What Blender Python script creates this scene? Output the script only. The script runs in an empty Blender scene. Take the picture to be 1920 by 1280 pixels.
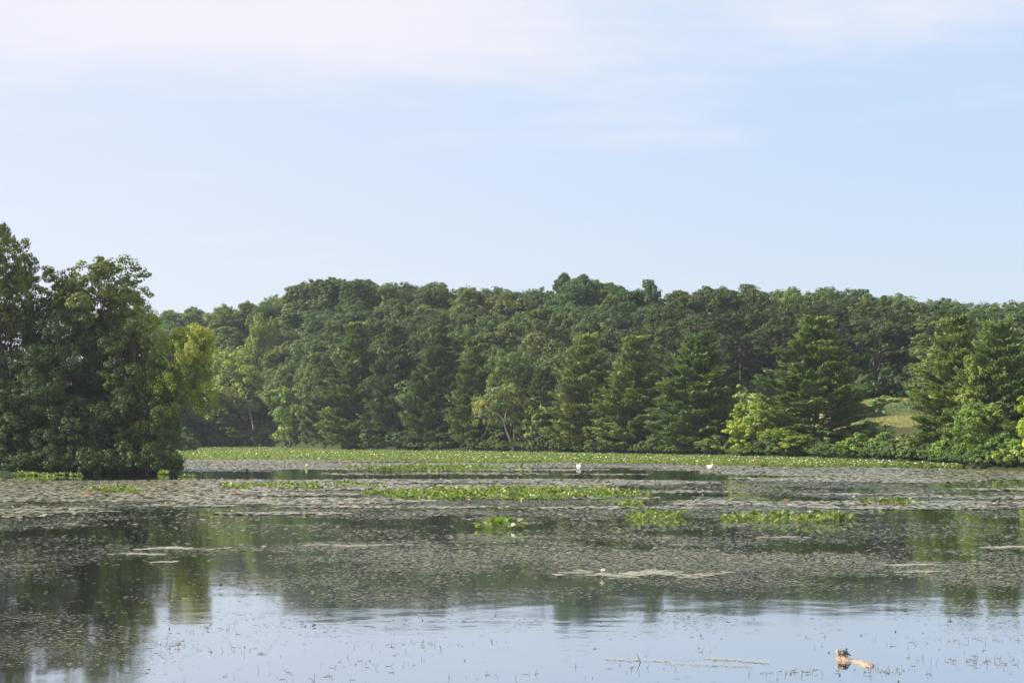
import bpy, math, random
import numpy as np
from mathutils import Vector

rs = np.random.RandomState(7)
random.seed(7)
sc = bpy.context.scene
COL = sc.collection

# ------------------------------------------------------------------ camera
F = 2955.0            # focal length in photo pixels (1920 wide)
CAM_H = 3.3
HOR = 815.0           # photo row of the horizon
PITCH = math.atan((HOR - 640.0) / F)
cam_d = bpy.data.cameras.new("camera")
cam = bpy.data.objects.new("camera", cam_d)
COL.objects.link(cam)
cam.location = (0, 0, CAM_H)
cam.rotation_euler = (math.radians(90) + PITCH, 0, 0)
cam_d.sensor_width = 36.0
cam_d.lens = F / 1920.0 * 36.0
cam_d.clip_start = 0.5
cam_d.clip_end = 20000
sc.camera = cam

# ------------------------------------------------------------------ light and exposure
SUN_EL = math.radians(35)
SUN_AZ = math.radians(-93)        # measured from +Y (view direction), negative = to the left
sun_dir = Vector((math.sin(SUN_AZ) * math.cos(SUN_EL), math.cos(SUN_AZ) * math.cos(SUN_EL), math.sin(SUN_EL)))
sd_ = bpy.data.lights.new("sun", 'SUN')
sun = bpy.data.objects.new("sun", sd_)
COL.objects.link(sun)
sd_.energy = 5.0
sd_.angle = math.radians(0.6)
sd_.color = (1.0, 0.93, 0.82)
sun.rotation_euler = (-sun_dir).to_track_quat('-Z', 'Y').to_euler()
sun.location = (0, 0, 200)

sc.view_settings.view_transform = 'Standard'
sc.view_settings.look = 'None'
sc.view_settings.exposure = 0.75
sc.view_settings.gamma = 1.0
sc.view_settings.use_curve_mapping = False

world = bpy.data.worlds.new("World")
sc.world = world
world.use_nodes = True
wt = world.node_tree
for n in list(wt.nodes):
    wt.nodes.remove(n)


def N(t, kind, **kw):
    n = t.nodes.new(kind)
    for k, v in kw.items():
        if k == 'ins':
            for i, val in v.items():
                n.inputs[i].default_value = val
        else:
            setattr(n, k, v)
    return n


def MATH(t, op, a, b=None, c=None, clamp=False):
    n = t.nodes.new('ShaderNodeMath')
    n.operation = op
    n.use_clamp = clamp
    for i, v in enumerate((a, b, c)):
        if v is None:
            continue
        if isinstance(v, (int, float)):
            n.inputs[i].default_value = v
        else:
            t.links.new(v, n.inputs[i])
    return n.outputs[0]


def MIXC(t, fac, a, b, blend='MIX'):
    n = t.nodes.new('ShaderNodeMix')
    n.data_type = 'RGBA'
    n.blend_type = blend
    for s, v in ((0, fac), (6, a), (7, b)):
        if isinstance(v, (int, float)):
            n.inputs[s].default_value = v
        elif isinstance(v, tuple):
            n.inputs[s].default_value = v if len(v) == 4 else v + (1.0,)
        else:
            t.links.new(v, n.inputs[s])
    return n.outputs[2]


def RAMP(t, fac, stops, interp='LINEAR'):
    n = t.nodes.new('ShaderNodeMapRange')
    a, b, c, d = stops
    n.interpolation_type = 'SMOOTHSTEP' if interp == 'S' else 'LINEAR'
    n.inputs[1].default_value = a
    n.inputs[2].default_value = b
    n.inputs[3].default_value = c
    n.inputs[4].default_value = d
    t.links.new(fac, n.inputs[0])
    return n.outputs[0]


SKY_STRENGTH = 0.1
sky = N(wt, 'ShaderNodeTexSky', sky_type='NISHITA', sun_disc=False, sun_elevation=SUN_EL,
        sun_rotation=SUN_AZ, altitude=200.0, air_density=1.0, dust_density=1.6, ozone_density=1.0)
tc = N(wt, 'ShaderNodeTexCoord')
sep = N(wt, 'ShaderNodeSeparateXYZ')
wt.links.new(tc.outputs['Generated'], sep.inputs[0])
dx, dy, dz = sep.outputs
# thin high haze: whitens the blue everywhere, more to the left (towards the sun)
leftness = RAMP(wt, dx, (0.36, -0.36, 0.0, 1.0), 'S')
up_f = RAMP(wt, dz, (0.0, 0.22, 0.0, 1.0), 'S')
low_c = MIXC(wt, leftness, (4.35, 4.82, 5.4), (5.0, 5.25, 5.8))
high_c = MIXC(wt, leftness, (3.45, 4.45, 5.85), (4.5, 4.95, 5.85))
veil = MIXC(wt, up_f, low_c, high_c)
base = MIXC(wt, 0.88, sky.outputs[0], veil)
# cirrus on a plane high above: direction divided by elevation
zz = MATH(wt, 'MAXIMUM', dz, 0.02)
cu = MATH(wt, 'DIVIDE', dx, MATH(wt, 'ADD', zz, 0.10))
cv = MATH(wt, 'DIVIDE', dy, MATH(wt, 'ADD', zz, 0.10))
cmb = N(wt, 'ShaderNodeCombineXYZ')
wt.links.new(MATH(wt, 'ADD', MATH(wt, 'MULTIPLY', cu, 0.55), MATH(wt, 'MULTIPLY', cv, 0.10)), cmb.inputs[0])
wt.links.new(MATH(wt, 'MULTIPLY', cv, 1.25), cmb.inputs[1])
cn = N(wt, 'ShaderNodeTexNoise', ins={'Scale': 1.35, 'Detail': 8.0, 'Roughness': 0.58, 'Distortion': 0.7})
wt.links.new(cmb.outputs[0], cn.inputs['Vector'])
cn2 = N(wt, 'ShaderNodeTexNoise', ins={'Scale': 4.5, 'Detail': 6.0, 'Roughness': 0.6, 'Distortion': 0.3})
wt.links.new(cmb.outputs[0], cn2.inputs['Vector'])
# coverage rises with elevation and towards the left
cover = MATH(wt, 'ADD', RAMP(wt, dz, (0.13, 0.27, -0.36, 0.10), 'S'), MATH(wt, 'MULTIPLY', leftness, 0.18))
cl = MATH(wt, 'ADD', MATH(wt, 'ADD', cn.outputs[0], MATH(wt, 'MULTIPLY', MATH(wt, 'SUBTRACT', cn2.outputs[0], 0.5), 0.42)), cover)
mask = RAMP(wt, cl, (0.34, 0.86, 0.0, 0.88), 'S')
skyc = MIXC(wt, mask, base, (5.5, 5.36, 5.78))
skyc2 = skyc
bg = N(wt, 'ShaderNodeBackground', ins={'Strength': SKY_STRENGTH})
wt.links.new(skyc2, bg.inputs[0])
wo = N(wt, 'ShaderNodeOutputWorld')
wt.links.new(bg.outputs[0], wo.inputs[0])

sc.render.engine = 'CYCLES'
sc.cycles.use_denoising = True
sc.cycles.max_bounces = 8
sc.cycles.diffuse_bounces = 3
sc.cycles.glossy_bounces = 3
sc.cycles.transmission_bounces = 4
sc.cycles.transparent_max_bounces = 4
sc.cycles.volume_bounces = 1
sc.cycles.sample_clamp_indirect = 6.0


# ------------------------------------------------------------------ layout helpers
def dist(py):                      # distance of the water point seen at photo row py
    return CAM_H * F / (py - HOR)


def xat(px, Y):
    return (px - 960.0) / F * Y


def zat(py, Y):                    # height of a point at distance Y seen at row py
    return CAM_H + (HOR - py) / F * Y


def smooth(t):
    t = np.clip(t, 0, 1)
    return t * t * (3 - 2 * t)


_perm = np.random.RandomState(3).rand(256, 256)


def vnoise(x, y):
    xi = np.floor(x).astype(int)
    yi = np.floor(y).astype(int)
    fx = smooth(x - xi)
    fy = smooth(y - yi)
    a = _perm[xi & 255, yi & 255]
    b = _perm[(xi + 1) & 255, yi & 255]
    c = _perm[xi & 255, (yi + 1) & 255]
    d = _perm[(xi + 1) & 255, (yi + 1) & 255]
    return (a * (1 - fx) + b * fx) * (1 - fy) + (c * (1 - fx) + d * fx) * fy


def fbm(x, y, o=4):
    s = 0
    a = 0.5
    for i in range(o):
        s = s + a * vnoise(x * 2 ** i + 17 * i, y * 2 ** i + 31 * i)
        a *= 0.5
    return s / 0.9375


# far shore distance by photo column, skyline row by photo column
SH_X = [-4000, -900, 0, 200, 306, 318, 345, 480, 650, 1000, 1250, 1500, 1650, 1850, 1920, 2600, 6000]
SH_Y = [CAM_H * F / (r_ - HOR) for r_ in (905, 893, 889, 888, 887.5, 866, 838, 838.5, 845, 850, 855, 861, 868, 880, 882, 892, 910)]
SKY_X = [-900, 200, 330, 400, 470, 500, 535, 560, 620, 680, 760, 830, 900, 950, 1000, 1050, 1100, 1150, 1200, 1245, 1290,
         1360, 1450, 1520, 1600, 1690, 1740, 1800, 1850, 1872, 1890, 1920, 2400, 3200]
SKY_Y = [560, 572, 575, 570, 556, 560, 532, 522, 513, 517, 522, 523, 533, 526, 541, 512, 512, 526, 533, 543, 538,
         526, 530, 532, 535, 541, 548, 558, 560, 573, 552, 550, 556, 570]


def shore(px, X=None, Y=None):
    s = np.interp(px, SH_X, SH_Y)
    return s


def crest(px):
    return np.interp(px, [-900, 345, 480, 560, 700, 1000, 1300, 1900, 3000], [470, 490, 478, 440, 402, 374, 352, 338, 310])



def ground(X, Y):
    X = np.asarray(X, float)
    Y = np.asarray(Y, float)
    px = 960 + F * X / np.maximum(Y, 1)
    wob = (vnoise(X * 0.18 + 40, Y * 0.05) - 0.5) * 3.0
    sd = shore(px) + wob
    hs = np.maximum(sd, 165)
    hs = np.where(px < 345, 330, hs)
    HILL_Y = crest(px)
    sk = np.interp(px, SKY_X, SKY_Y)
    sk = 0.5 * sk + 0.25 * np.interp(px - 60, SKY_X, SKY_Y) + 0.25 * np.interp(px + 60, SKY_X, SKY_Y)
    H = np.clip(CAM_H + (HOR - sk) / F * HILL_Y - 18.5, 4, 28)
    t = np.clip((Y - hs) / (HILL_Y - hs), 0, 1.25)
    z = H * np.where(t < 1, t ** 1.25, 1.0)
    bank = np.clip((Y - sd) / 2.0, -1, 1) * 0.4
    far = np.clip((Y - HILL_Y - 60) / 600, 0, 1)
    z = z * (1 - 0.6 * far) + bank + (fbm(X * 0.03, Y * 0.03) - 0.5) * 1.2 * np.clip((Y - sd - 3) / 30, 0, 1)
    return np.where(Y > sd, z, np.maximum(bank, -0.4) - 0.2)


def gz(x, y):
    return float(ground(np.array([x]), np.array([y]))[0])


# ------------------------------------------------------------------ mesh helpers
def mesh_np(name, V, FA, mat=None, tone=None, smooth_shade=False):
    """V (n,3) array, FA (m,k) array of face indices."""
    me = bpy.data.meshes.new(name)
    V = np.ascontiguousarray(V, np.float32)
    FA = np.ascontiguousarray(FA, np.int32)
    m, k = FA.shape
    me.vertices.add(len(V))
    me.vertices.foreach_set('co', V.ravel())
    me.loops.add(m * k)
    me.loops.foreach_set('vertex_index', FA.ravel())
    me.polygons.add(m)
    me.polygons.foreach_set('loop_start', np.arange(0, m * k, k, dtype=np.int32))
    if smooth_shade:
        me.polygons.foreach_set('use_smooth', np.ones(m, bool))
    me.update(calc_edges=True)
    if tone is not None:
        a = me.attributes.new('tone', 'FLOAT', 'POINT')
        a.data.foreach_set('value', np.ascontiguousarray(tone, np.float32))
    if mat is not None:
        me.materials.append(mat)
    return me


class MB:
    """collects quads (as polygon soup) into one mesh"""

    def __init__(s):
        s.V = []
        s.Fq = []
        s.T = []
        s.n = 0

    def add(s, V, Fq, tone=None):
        V = np.asarray(V, float)
        s.V.append(V)
        s.Fq.append(np.asarray(Fq, int) + s.n)
        s.T.append(np.full(len(V), 0.5) if tone is None else (np.full(len(V), tone) if np.isscalar(tone) else tone))
        s.n += len(V)

    def sweep(s, path, rad, seg=8, caps=True, tone=0.5, jitter=0.0):
        P = np.asarray(path, float)
        n = len(P)
        R = np.asarray(rad, float)
        if R.ndim == 1:
            R = np.stack([R, R], 1)
        T = np.gradient(P, axis=0)
        T /= np.linalg.norm(T, axis=1)[:, None] + 1e-9
        ref = np.array([0, 0, 1.0]) if abs(T[:, 2]).mean() < 0.8 else np.array([0, 1.0, 0])
        side = np.cross(T, ref)
        side /= np.linalg.norm(side, axis=1)[:, None] + 1e-9
        up = np.cross(side, T)
        ang = np.linspace(0, 2 * np.pi, seg, endpoint=False)
        V = []
        for i in range(n):
            rr = 1 + (rs.rand(seg) - 0.5) * jitter
            V.append(P[i] + (np.cos(ang) * rr)[:, None] * side[i] * R[i, 0] + (np.sin(ang) * rr)[:, None] * up[i] * R[i, 1])
        V = np.concatenate(V)
        Fq = []
        for i in range(n - 1):
            for j in range(seg):
                a = i * seg + j
                b = i * seg + (j + 1) % seg
                Fq.append((a, b, b + seg, a + seg))
        if caps:
            V = np.concatenate([V, P[:1], P[-1:]])
            c0, c1 = n * seg, n * seg + 1
            for j in range(0, seg, 2):
                Fq.append((c0, (j + 2) % seg, j + 1, j))
                o = (n - 1) * seg
                Fq.append((c1, o + j, o + j + 1, o + (j + 2) % seg))
        s.add(V, Fq, tone)

    def mesh(s, name, mat, smooth_shade=True):
        return mesh_np(name, np.concatenate(s.V), np.concatenate(s.Fq), mat, np.concatenate(s.T), smooth_shade)


def leaves(P, Nn, size, tone, aspect=0.62, roll=None):
    """diamond shaped leaf faces at points P with normals Nn"""
    n = len(P)
    Nn = Nn / (np.linalg.norm(Nn, axis=1)[:, None] + 1e-9)
    r = rs.randn(n, 3) if roll is None else roll
    A = np.cross(Nn, r)
    A /= np.linalg.norm(A, axis=1)[:, None] + 1e-9
    B = np.cross(Nn, A)
    L = np.asarray(size)
    if L.ndim == 0:
        L = np.full(n, float(L))
    L = L * (0.75 + 0.5 * rs.rand(n))
    a = A * (L * 0.5)[:, None]
    b = B * (L * 0.5 * aspect)[:, None]
    bend = Nn * (L * 0.10)[:, None]
    V = np.stack([P - a - bend, P + b, P + a - bend, P - b], 1).reshape(-1, 3)
    Fq = np.arange(4 * n).reshape(n, 4)
    return V, Fq, np.repeat(tone, 4)


def obj(name, me, parent=None, loc=None, rz=None, scale=None, color=None):
    o = bpy.data.objects.new(name, me)
    COL.objects.link(o)
    if parent is not None:
        o.parent = parent
    if loc is not None:
        o.location = loc
    if rz is not None:
        o.rotation_euler = (0, 0, rz)
    if scale is not None:
        o.scale = scale if hasattr(scale, '__len__') else (scale,) * 3
    if color is not None:
        o.color = (*color, 1)
    return o


def tag(o, label=None, cat=None, group=None, kind=None):
    if label:
        o['label'] = label
    if cat:
        o['category'] = cat
    if group:
        o['group'] = group
    if kind:
        o['kind'] = kind
    return o


def thing(name, label, cat, loc, group=None, rz=0.0, scale=None):
    o = obj(name, None, None, loc, rz, scale)
    o.empty_display_size = 0.2
    return tag(o, label, cat, group)


# ------------------------------------------------------------------ materials
def newmat(name):
    m = bpy.data.materials.new(name)
    m.use_nodes = True
    t = m.node_tree
    for n in list(t.nodes):
        t.nodes.remove(n)
    out = N(t, 'ShaderNodeOutputMaterial')
    return m, t, out


def foliage_mat(name, col, trans=0.25, rough=0.5, spec=0.22, var=0.45, use_obj=True, tcol=None, hue=0.03):
    """leaf material: base colour times the object's own tint, varied from clump to clump"""
    m, t, out = newmat(name)
    at = N(t, 'ShaderNodeAttribute', attribute_name='tone')
    oi = N(t, 'ShaderNodeObjectInfo')
    c = MIXC(t, at.outputs['Fac'], tuple(x * (1 - var) for x in col), tuple(x * (1 + var) for x in col))
    if use_obj:
        c = MIXC(t, 1.0, c, oi.outputs['Color'], 'MULTIPLY')
    hs = N(t, 'ShaderNodeHueSaturation')
    t.links.new(RAMP(t, at.outputs['Fac'], (0, 1, 0.5 + hue, 0.5 - hue)), hs.inputs['Hue'])
    t.links.new(c, hs.inputs['Color'])
    c = hs.outputs[0]
    pr = N(t, 'ShaderNodeBsdfPrincipled', ins={'Roughness': rough, 'Specular IOR Level': spec})
    t.links.new(c, pr.inputs['Base Color'])
    tr = N(t, 'ShaderNodeBsdfTranslucent')
    c2 = MIXC(t, 1.0, c, tcol or (1.5, 1.65, 0.6), 'MULTIPLY')
    t.links.new(c2, tr.inputs[0])
    mx = N(t, 'ShaderNodeMixShader', ins={0: trans})
    t.links.new(pr.outputs[0], mx.inputs[1])
    t.links.new(tr.outputs[0], mx.inputs[2])
    t.links.new(mx.outputs[0], out.inputs[0])
    return m


def bark_mat(name, c1, c2, scale=6.0):
    m, t, out = newmat(name)
    tcn = N(t, 'ShaderNodeTexCoord')
    mp = N(t, 'ShaderNodeMapping')
    mp.inputs['Scale'].default_value = (1, 1, 0.2)
    t.links.new(tcn.outputs['Object'], mp.inputs[0])
    nz = N(t, 'ShaderNodeTexNoise', ins={'Scale': scale, 'Detail': 5.0, 'Roughness': 0.65})
    t.links.new(mp.outputs[0], nz.inputs['Vector'])
    c = MIXC(t, RAMP(t, nz.outputs[0], (0.35, 0.65, 0, 1)), c1, c2)
    pr = N(t, 'ShaderNodeBsdfPrincipled', ins={'Roughness': 0.85, 'Specular IOR Level': 0.2})
    t.links.new(c, pr.inputs['Base Color'])
    bp = N(t, 'ShaderNodeBump', ins={'Strength': 0.6, 'Distance': 0.05})
    t.links.new(nz.outputs[0], bp.inputs['Height'])
    t.links.new(bp.outputs[0], pr.inputs['Normal'])
    t.links.new(pr.outputs[0], out.inputs[0])
    return m


def plain_mat(name, col, rough=0.5, spec=0.4, noise=0.15, scale=20.0, coat=0.0, sub=0.0):
    m, t, out = newmat(name)
    tcn = N(t, 'ShaderNodeTexCoord')
    nz = N(t, 'ShaderNodeTexNoise', ins={'Scale': scale, 'Detail': 4.0})
    t.links.new(tcn.outputs['Object'], nz.inputs['Vector'])
    c = MIXC(t, nz.outputs[0], tuple(x * (1 - noise) for x in col), tuple(min(1, x * (1 + noise)) for x in col))
    pr = N(t, 'ShaderNodeBsdfPrincipled', ins={'Roughness': rough, 'Specular IOR Level': spec, 'Coat Weight': coat})
    t.links.new(c, pr.inputs['Base Color'])
    t.links.new(pr.outputs[0], out.inputs[0])
    return m


M_LEAF = foliage_mat('broadleaf_foliage', (0.092, 0.134, 0.046))
M_PINE = foliage_mat('pine_needles', (0.098, 0.142, 0.054), trans=0.18, rough=0.6, spec=0.25, var=0.4)
M_BARK = bark_mat('bark', (0.06, 0.05, 0.04), (0.14, 0.12, 0.10))
M_PBARK = bark_mat('pine_bark', (0.07, 0.045, 0.035), (0.16, 0.11, 0.085))
M_PALE = bark_mat('pale_bark', (0.20, 0.17, 0.13), (0.36, 0.31, 0.25))

# ---- water
m, t, out = newmat('pond_water')
M_WATER = m
geo = N(t, 'ShaderNodeNewGeometry')
n1 = N(t, 'ShaderNodeTexNoise', ins={'Scale': 2.2, 'Detail': 3.0, 'Roughness': 0.5})
n2 = N(t, 'ShaderNodeTexNoise', ins={'Scale': 0.35, 'Detail': 2.0})
n3 = N(t, 'ShaderNodeTexNoise', ins={'Scale': 0.07, 'Detail': 3.0, 'Roughness': 0.6})
for n in (n1, n2, n3):
    t.links.new(geo.outputs['Position'], n.inputs['Vector'])
amp = RAMP(t, n3.outputs[0], (0.42, 0.66, 0.15, 1.0), 'S')
h = MATH(t, 'ADD', MATH(t, 'MULTIPLY', MATH(t, 'MULTIPLY', n1.outputs[0], 0.0042), amp), MATH(t, 'MULTIPLY', n2.outputs[0], 0.008))
bp = N(t, 'ShaderNodeBump', ins={'Strength': 1.0, 'Distance': 1.0})
t.links.new(h, bp.inputs['Height'])
df = N(t, 'ShaderNodeBsdfDiffuse', ins={'Color': (0.018, 0.019, 0.010, 1)})
gl = N(t, 'ShaderNodeBsdfGlossy', ins={'Color': (0.97, 0.98, 1.0, 1), 'Roughness': 0.05})
fr_ = N(t, 'ShaderNodeFresnel', ins={'IOR': 1.45})
for n in (gl, fr_):
    t.links.new(bp.outputs[0], n.inputs['Normal'])
fac = MATH(t, 'POWER', fr_.outputs[0], 0.33, clamp=True)
mx = N(t, 'ShaderNodeMixShader')
t.links.new(fac, mx.inputs[0])
t.links.new(df.outputs[0], mx.inputs[1])
t.links.new(gl.outputs[0], mx.inputs[2])
t.links.new(mx.outputs[0], out.inputs[0])

# ---- ground
m, t, out = newmat('meadow_ground')
M_GROUND = m
geo = N(t, 'ShaderNodeNewGeometry')
n1 = N(t, 'ShaderNodeTexNoise', ins={'Scale': 0.06, 'Detail': 6.0, 'Roughness': 0.6})
n2 = N(t, 'ShaderNodeTexNoise', ins={'Scale': 1.4, 'Detail': 5.0, 'Roughness': 0.7})
for n in (n1, n2):
    t.links.new(geo.outputs['Position'], n.inputs['Vector'])
c = MIXC(t, RAMP(t, n1.outputs[0], (0.42, 0.56, 0, 1)), (0.30, 0.31, 0.12), (0.22, 0.27, 0.09))
c = MIXC(t, RAMP(t, n2.outputs[0], (0.3, 0.7, 0, 0.5)), c, (0.10, 0.12, 0.04))
at = N(t, 'ShaderNodeAttribute', attribute_name='tone')
c = MIXC(t, at.outputs['Fac'], (0.035, 0.050, 0.018), c)
pr = N(t, 'ShaderNodeBsdfPrincipled', ins={'Roughness': 0.95, 'Specular IOR Level': 0.1})
t.links.new(c, pr.inputs['Base Color'])
t.links.new(pr.outputs[0], out.inputs[0])

# ------------------------------------------------------------------ setting
us = np.concatenate([np.linspace(-1.6, -0.36, 40, endpoint=False), np.linspace(-0.36, 0.40, 420), np.linspace(0.41, 1.6, 40)])
ys = np.concatenate([np.linspace(80, 120, 12, endpoint=False), np.linspace(120, 520, 300), np.linspace(524, 680, 20), np.linspace(700, 6000, 12)])
U, YY = np.meshgrid(us, ys)
XX = U * YY
ZZ = ground(XX, YY)
GPX = 960 + F * U
MEADOW = smooth((GPX - 1290) / 60) * smooth((284 - YY) / 6) * smooth((YY - shore(GPX) - 10) / 8)
ny, nx = U.shape
idx = np.arange(ny * nx).reshape(ny, nx)
FQ = np.stack([idx[:-1, :-1], idx[:-1, 1:], idx[1:, 1:], idx[1:, :-1]], -1).reshape(-1, 4)
tag(obj('ground', mesh_np('ground', np.stack([XX, YY, ZZ], -1).reshape(-1, 3), FQ, M_GROUND, MEADOW.ravel(), True)), kind='structure')
tag(obj('water', mesh_np('water', np.array([[-6000, -300, 0], [6000, -300, 0], [6000, 6000, 0], [-6000, 6000, 0]]),
                         np.array([[0, 1, 2, 3]]), M_WATER)), kind='structure')


# ------------------------------------------------------------------ trees
def rnd_dirs(n, zmin=-1.0):
    d = rs.randn(n * 3, 3)
    d /= np.linalg.norm(d, axis=1)[:, None]
    d = d[d[:, 2] > zmin][:n]
    while len(d) < n:
        e = rs.randn(n, 3)
        e /= np.linalg.norm(e, axis=1)[:, None]
        d = np.concatenate([d, e[e[:, 2] > zmin]])[:n]
    return d


def lobes_crown(R, Rz, zc, n, zmin=-0.5, fr=(0.35, 0.85), lr=(0.28, 0.42)):
    d = rnd_dirs(n, zmin)
    k = fr[0] + (fr[1] - fr[0]) * rs.rand(n) ** 0.6
    C = d * k[:, None] * np.array([R, R, Rz]) + np.array([0, 0, zc])
    r = (lr[0] + (lr[1] - lr[0]) * rs.rand(n)) * R
    return C, r


def foliage_from_lobes(C, r, nsub, nleaf, ls, center, droop=0.0, fill=0.7, aspect=0.62, flat=0.85, rough=0.75):
    Ps, Ns, Ts = [], [], []
    for c, rad in zip(C, r):
        d = rnd_dirs(nsub, -0.75)
        sub = c + d * (rad * (0.72 + 0.28 * rs.rand(nsub)))[:, None] * np.array([1, 1, flat])
        sr = rad * (0.24 + 0.20 * rs.rand(nsub))
        lt = rs.rand()
        for s, q in zip(sub, sr):
            dd = rnd_dirs(nleaf)
            k = (fill + (1 - fill) * rs.rand(nleaf) ** 0.6)
            p = s + dd * (k * q)[:, None] * np.array([1.15, 1.15, 0.8])
            out = s - center
            out = out / (np.linalg.norm(out) + 1e-6)
            nn = dd * 1.0 + out * 0.45 + np.array([0, 0, 0.3]) + rs.randn(nleaf, 3) * rough * 0.34
            if droop:
                p[:, 2] -= droop * rs.rand(nleaf) ** 2
            Ps.append(p)
            Ns.append(nn)
            Ts.append(np.clip(0.5 * lt + 0.3 * rs.rand() + 0.2 * rs.rand(nleaf), 0, 1))
    P = np.concatenate(Ps)
    Nn = np.concatenate(Ns)
    T = np.concatenate(Ts)
    return leaves(P, Nn, ls, T, aspect)


def limb_path(a, b, n=6, sag=0.12, wob=0.04):
    a = np.asarray(a, float)
    b = np.asarray(b, float)
    L = np.linalg.norm(b - a)
    tt = np.linspace(0, 1, n)[:, None]
    p = a + (b - a) * tt
    p[:, 2] += (np.sin(tt[:, 0] * np.pi)) * -sag * L
    p[1:-1] += rs.randn(n - 2, 3) * wob * L
    return p


def trunk_mesh(name, H, r0, C, r, mat, lean=(0, 0), fork=0.35, nlimb=10, top=0.85, thin=1.0):
    mb = MB()
    n = 9
    tt = np.linspace(0, 1, n)
    path = np.stack([lean[0] * tt ** 1.3 + rs.randn(n) * 0.12 * tt, lean[1] * tt ** 1.3 + rs.randn(n) * 0.12 * tt, H * top * tt - 0.4], 1)
    rad = r0 * (1 - 0.85 * tt) * (1 + 0.5 * np.exp(-tt * 14)) + 0.03
    mb.sweep(path, rad, 8, jitter=0.15)
    order = rs.permutation(len(C))[:nlimb]
    for i in order:
        c = C[i]
        zt = np.clip((c[2] / (H * top)) - 0.15 - 0.25 * rs.rand(), fork * 0.7, 0.9)
        a = np.array([np.interp(zt, tt, path[:, k]) for k in range(3)])
        p = limb_path(a, c, 6, 0.10, 0.035)
        rr = np.linspace(r0 * 0.36 * (1.1 - zt), 0.035, 6) * thin
        mb.sweep(p, rr, 6)
        for q in range(3):
            e = c + rnd_dirs(1, -0.2)[0] * r[i] * 0.95
            mb.sweep(limb_path(p[3], e, 4, 0.05, 0.03), np.linspace(rr[3] * 0.6, 0.02, 4), 5)
    return mb.mesh(name, mat)


class Proto:
    def __init__(s, trunk, crown, H, W):
        s.trunk, s.crown, s.H, s.W = trunk, crown, H, W


def make_decid(H=19.0, R=5.2, cb=0.28, nl=24, nsub=11, nleaf=42, ls=0.42, mat=None, bark=None, lean=(0, 0), droop=0, zmin=-0.95,
               lr=(0.26, 0.40), fr=(0.35, 0.85), r0=0.32, nlimb=10, cone=0.0, aspect=0.62, lobes=None, flat=0.85, fill=0.7):
    zc = H * (1 + cb) / 2
    Rz = H * (1 - cb) / 2
    if lobes is None:
        C, r = lobes_crown(R, Rz, zc, nl, zmin, fr, lr)
        top_z = np.sort(C[:, 2] + r * 0.95)[-4:].mean()
        C[:, 2] *= H / top_z
        C[:, 2] = np.minimum(C[:, 2], H * 1.0 - r * 0.85)
        hi = C[:, 2] > H * 0.72
        C[hi, 2] -= (C[hi, 2] - H * 0.72) * 0.18 * rs.rand(hi.sum())
        C[:, 2] += (H - (C[:, 2] + r * 0.95).max()) * np.clip((C[:, 2] - H * 0.5) / (H * 0.4), 0, 1)
        if cone:
            k = 1 - cone * np.clip((C[:, 2] - H * cb) / (H - H * cb), 0, 1)
            C[:, :2] *= k[:, None]
            r = r * (0.6 + 0.4 * k)
    else:
        C, r = lobes
    C[:, :2] += np.array(lean) * (C[:, 2:3] / H)
    V, Fq, T = foliage_from_lobes(C, r, nsub, nleaf, ls, np.array([lean[0], lean[1], zc - Rz * 0.3]), droop, aspect=aspect, flat=flat, fill=fill)
    cm = mesh_np('crown', V, Fq, mat or M_LEAF, T)
    tm = trunk_mesh('trunk', H, r0, C, r, bark or M_BARK, lean, max(cb, 0.1), nlimb)
    return Proto(tm, cm, H, R * 2)


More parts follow.
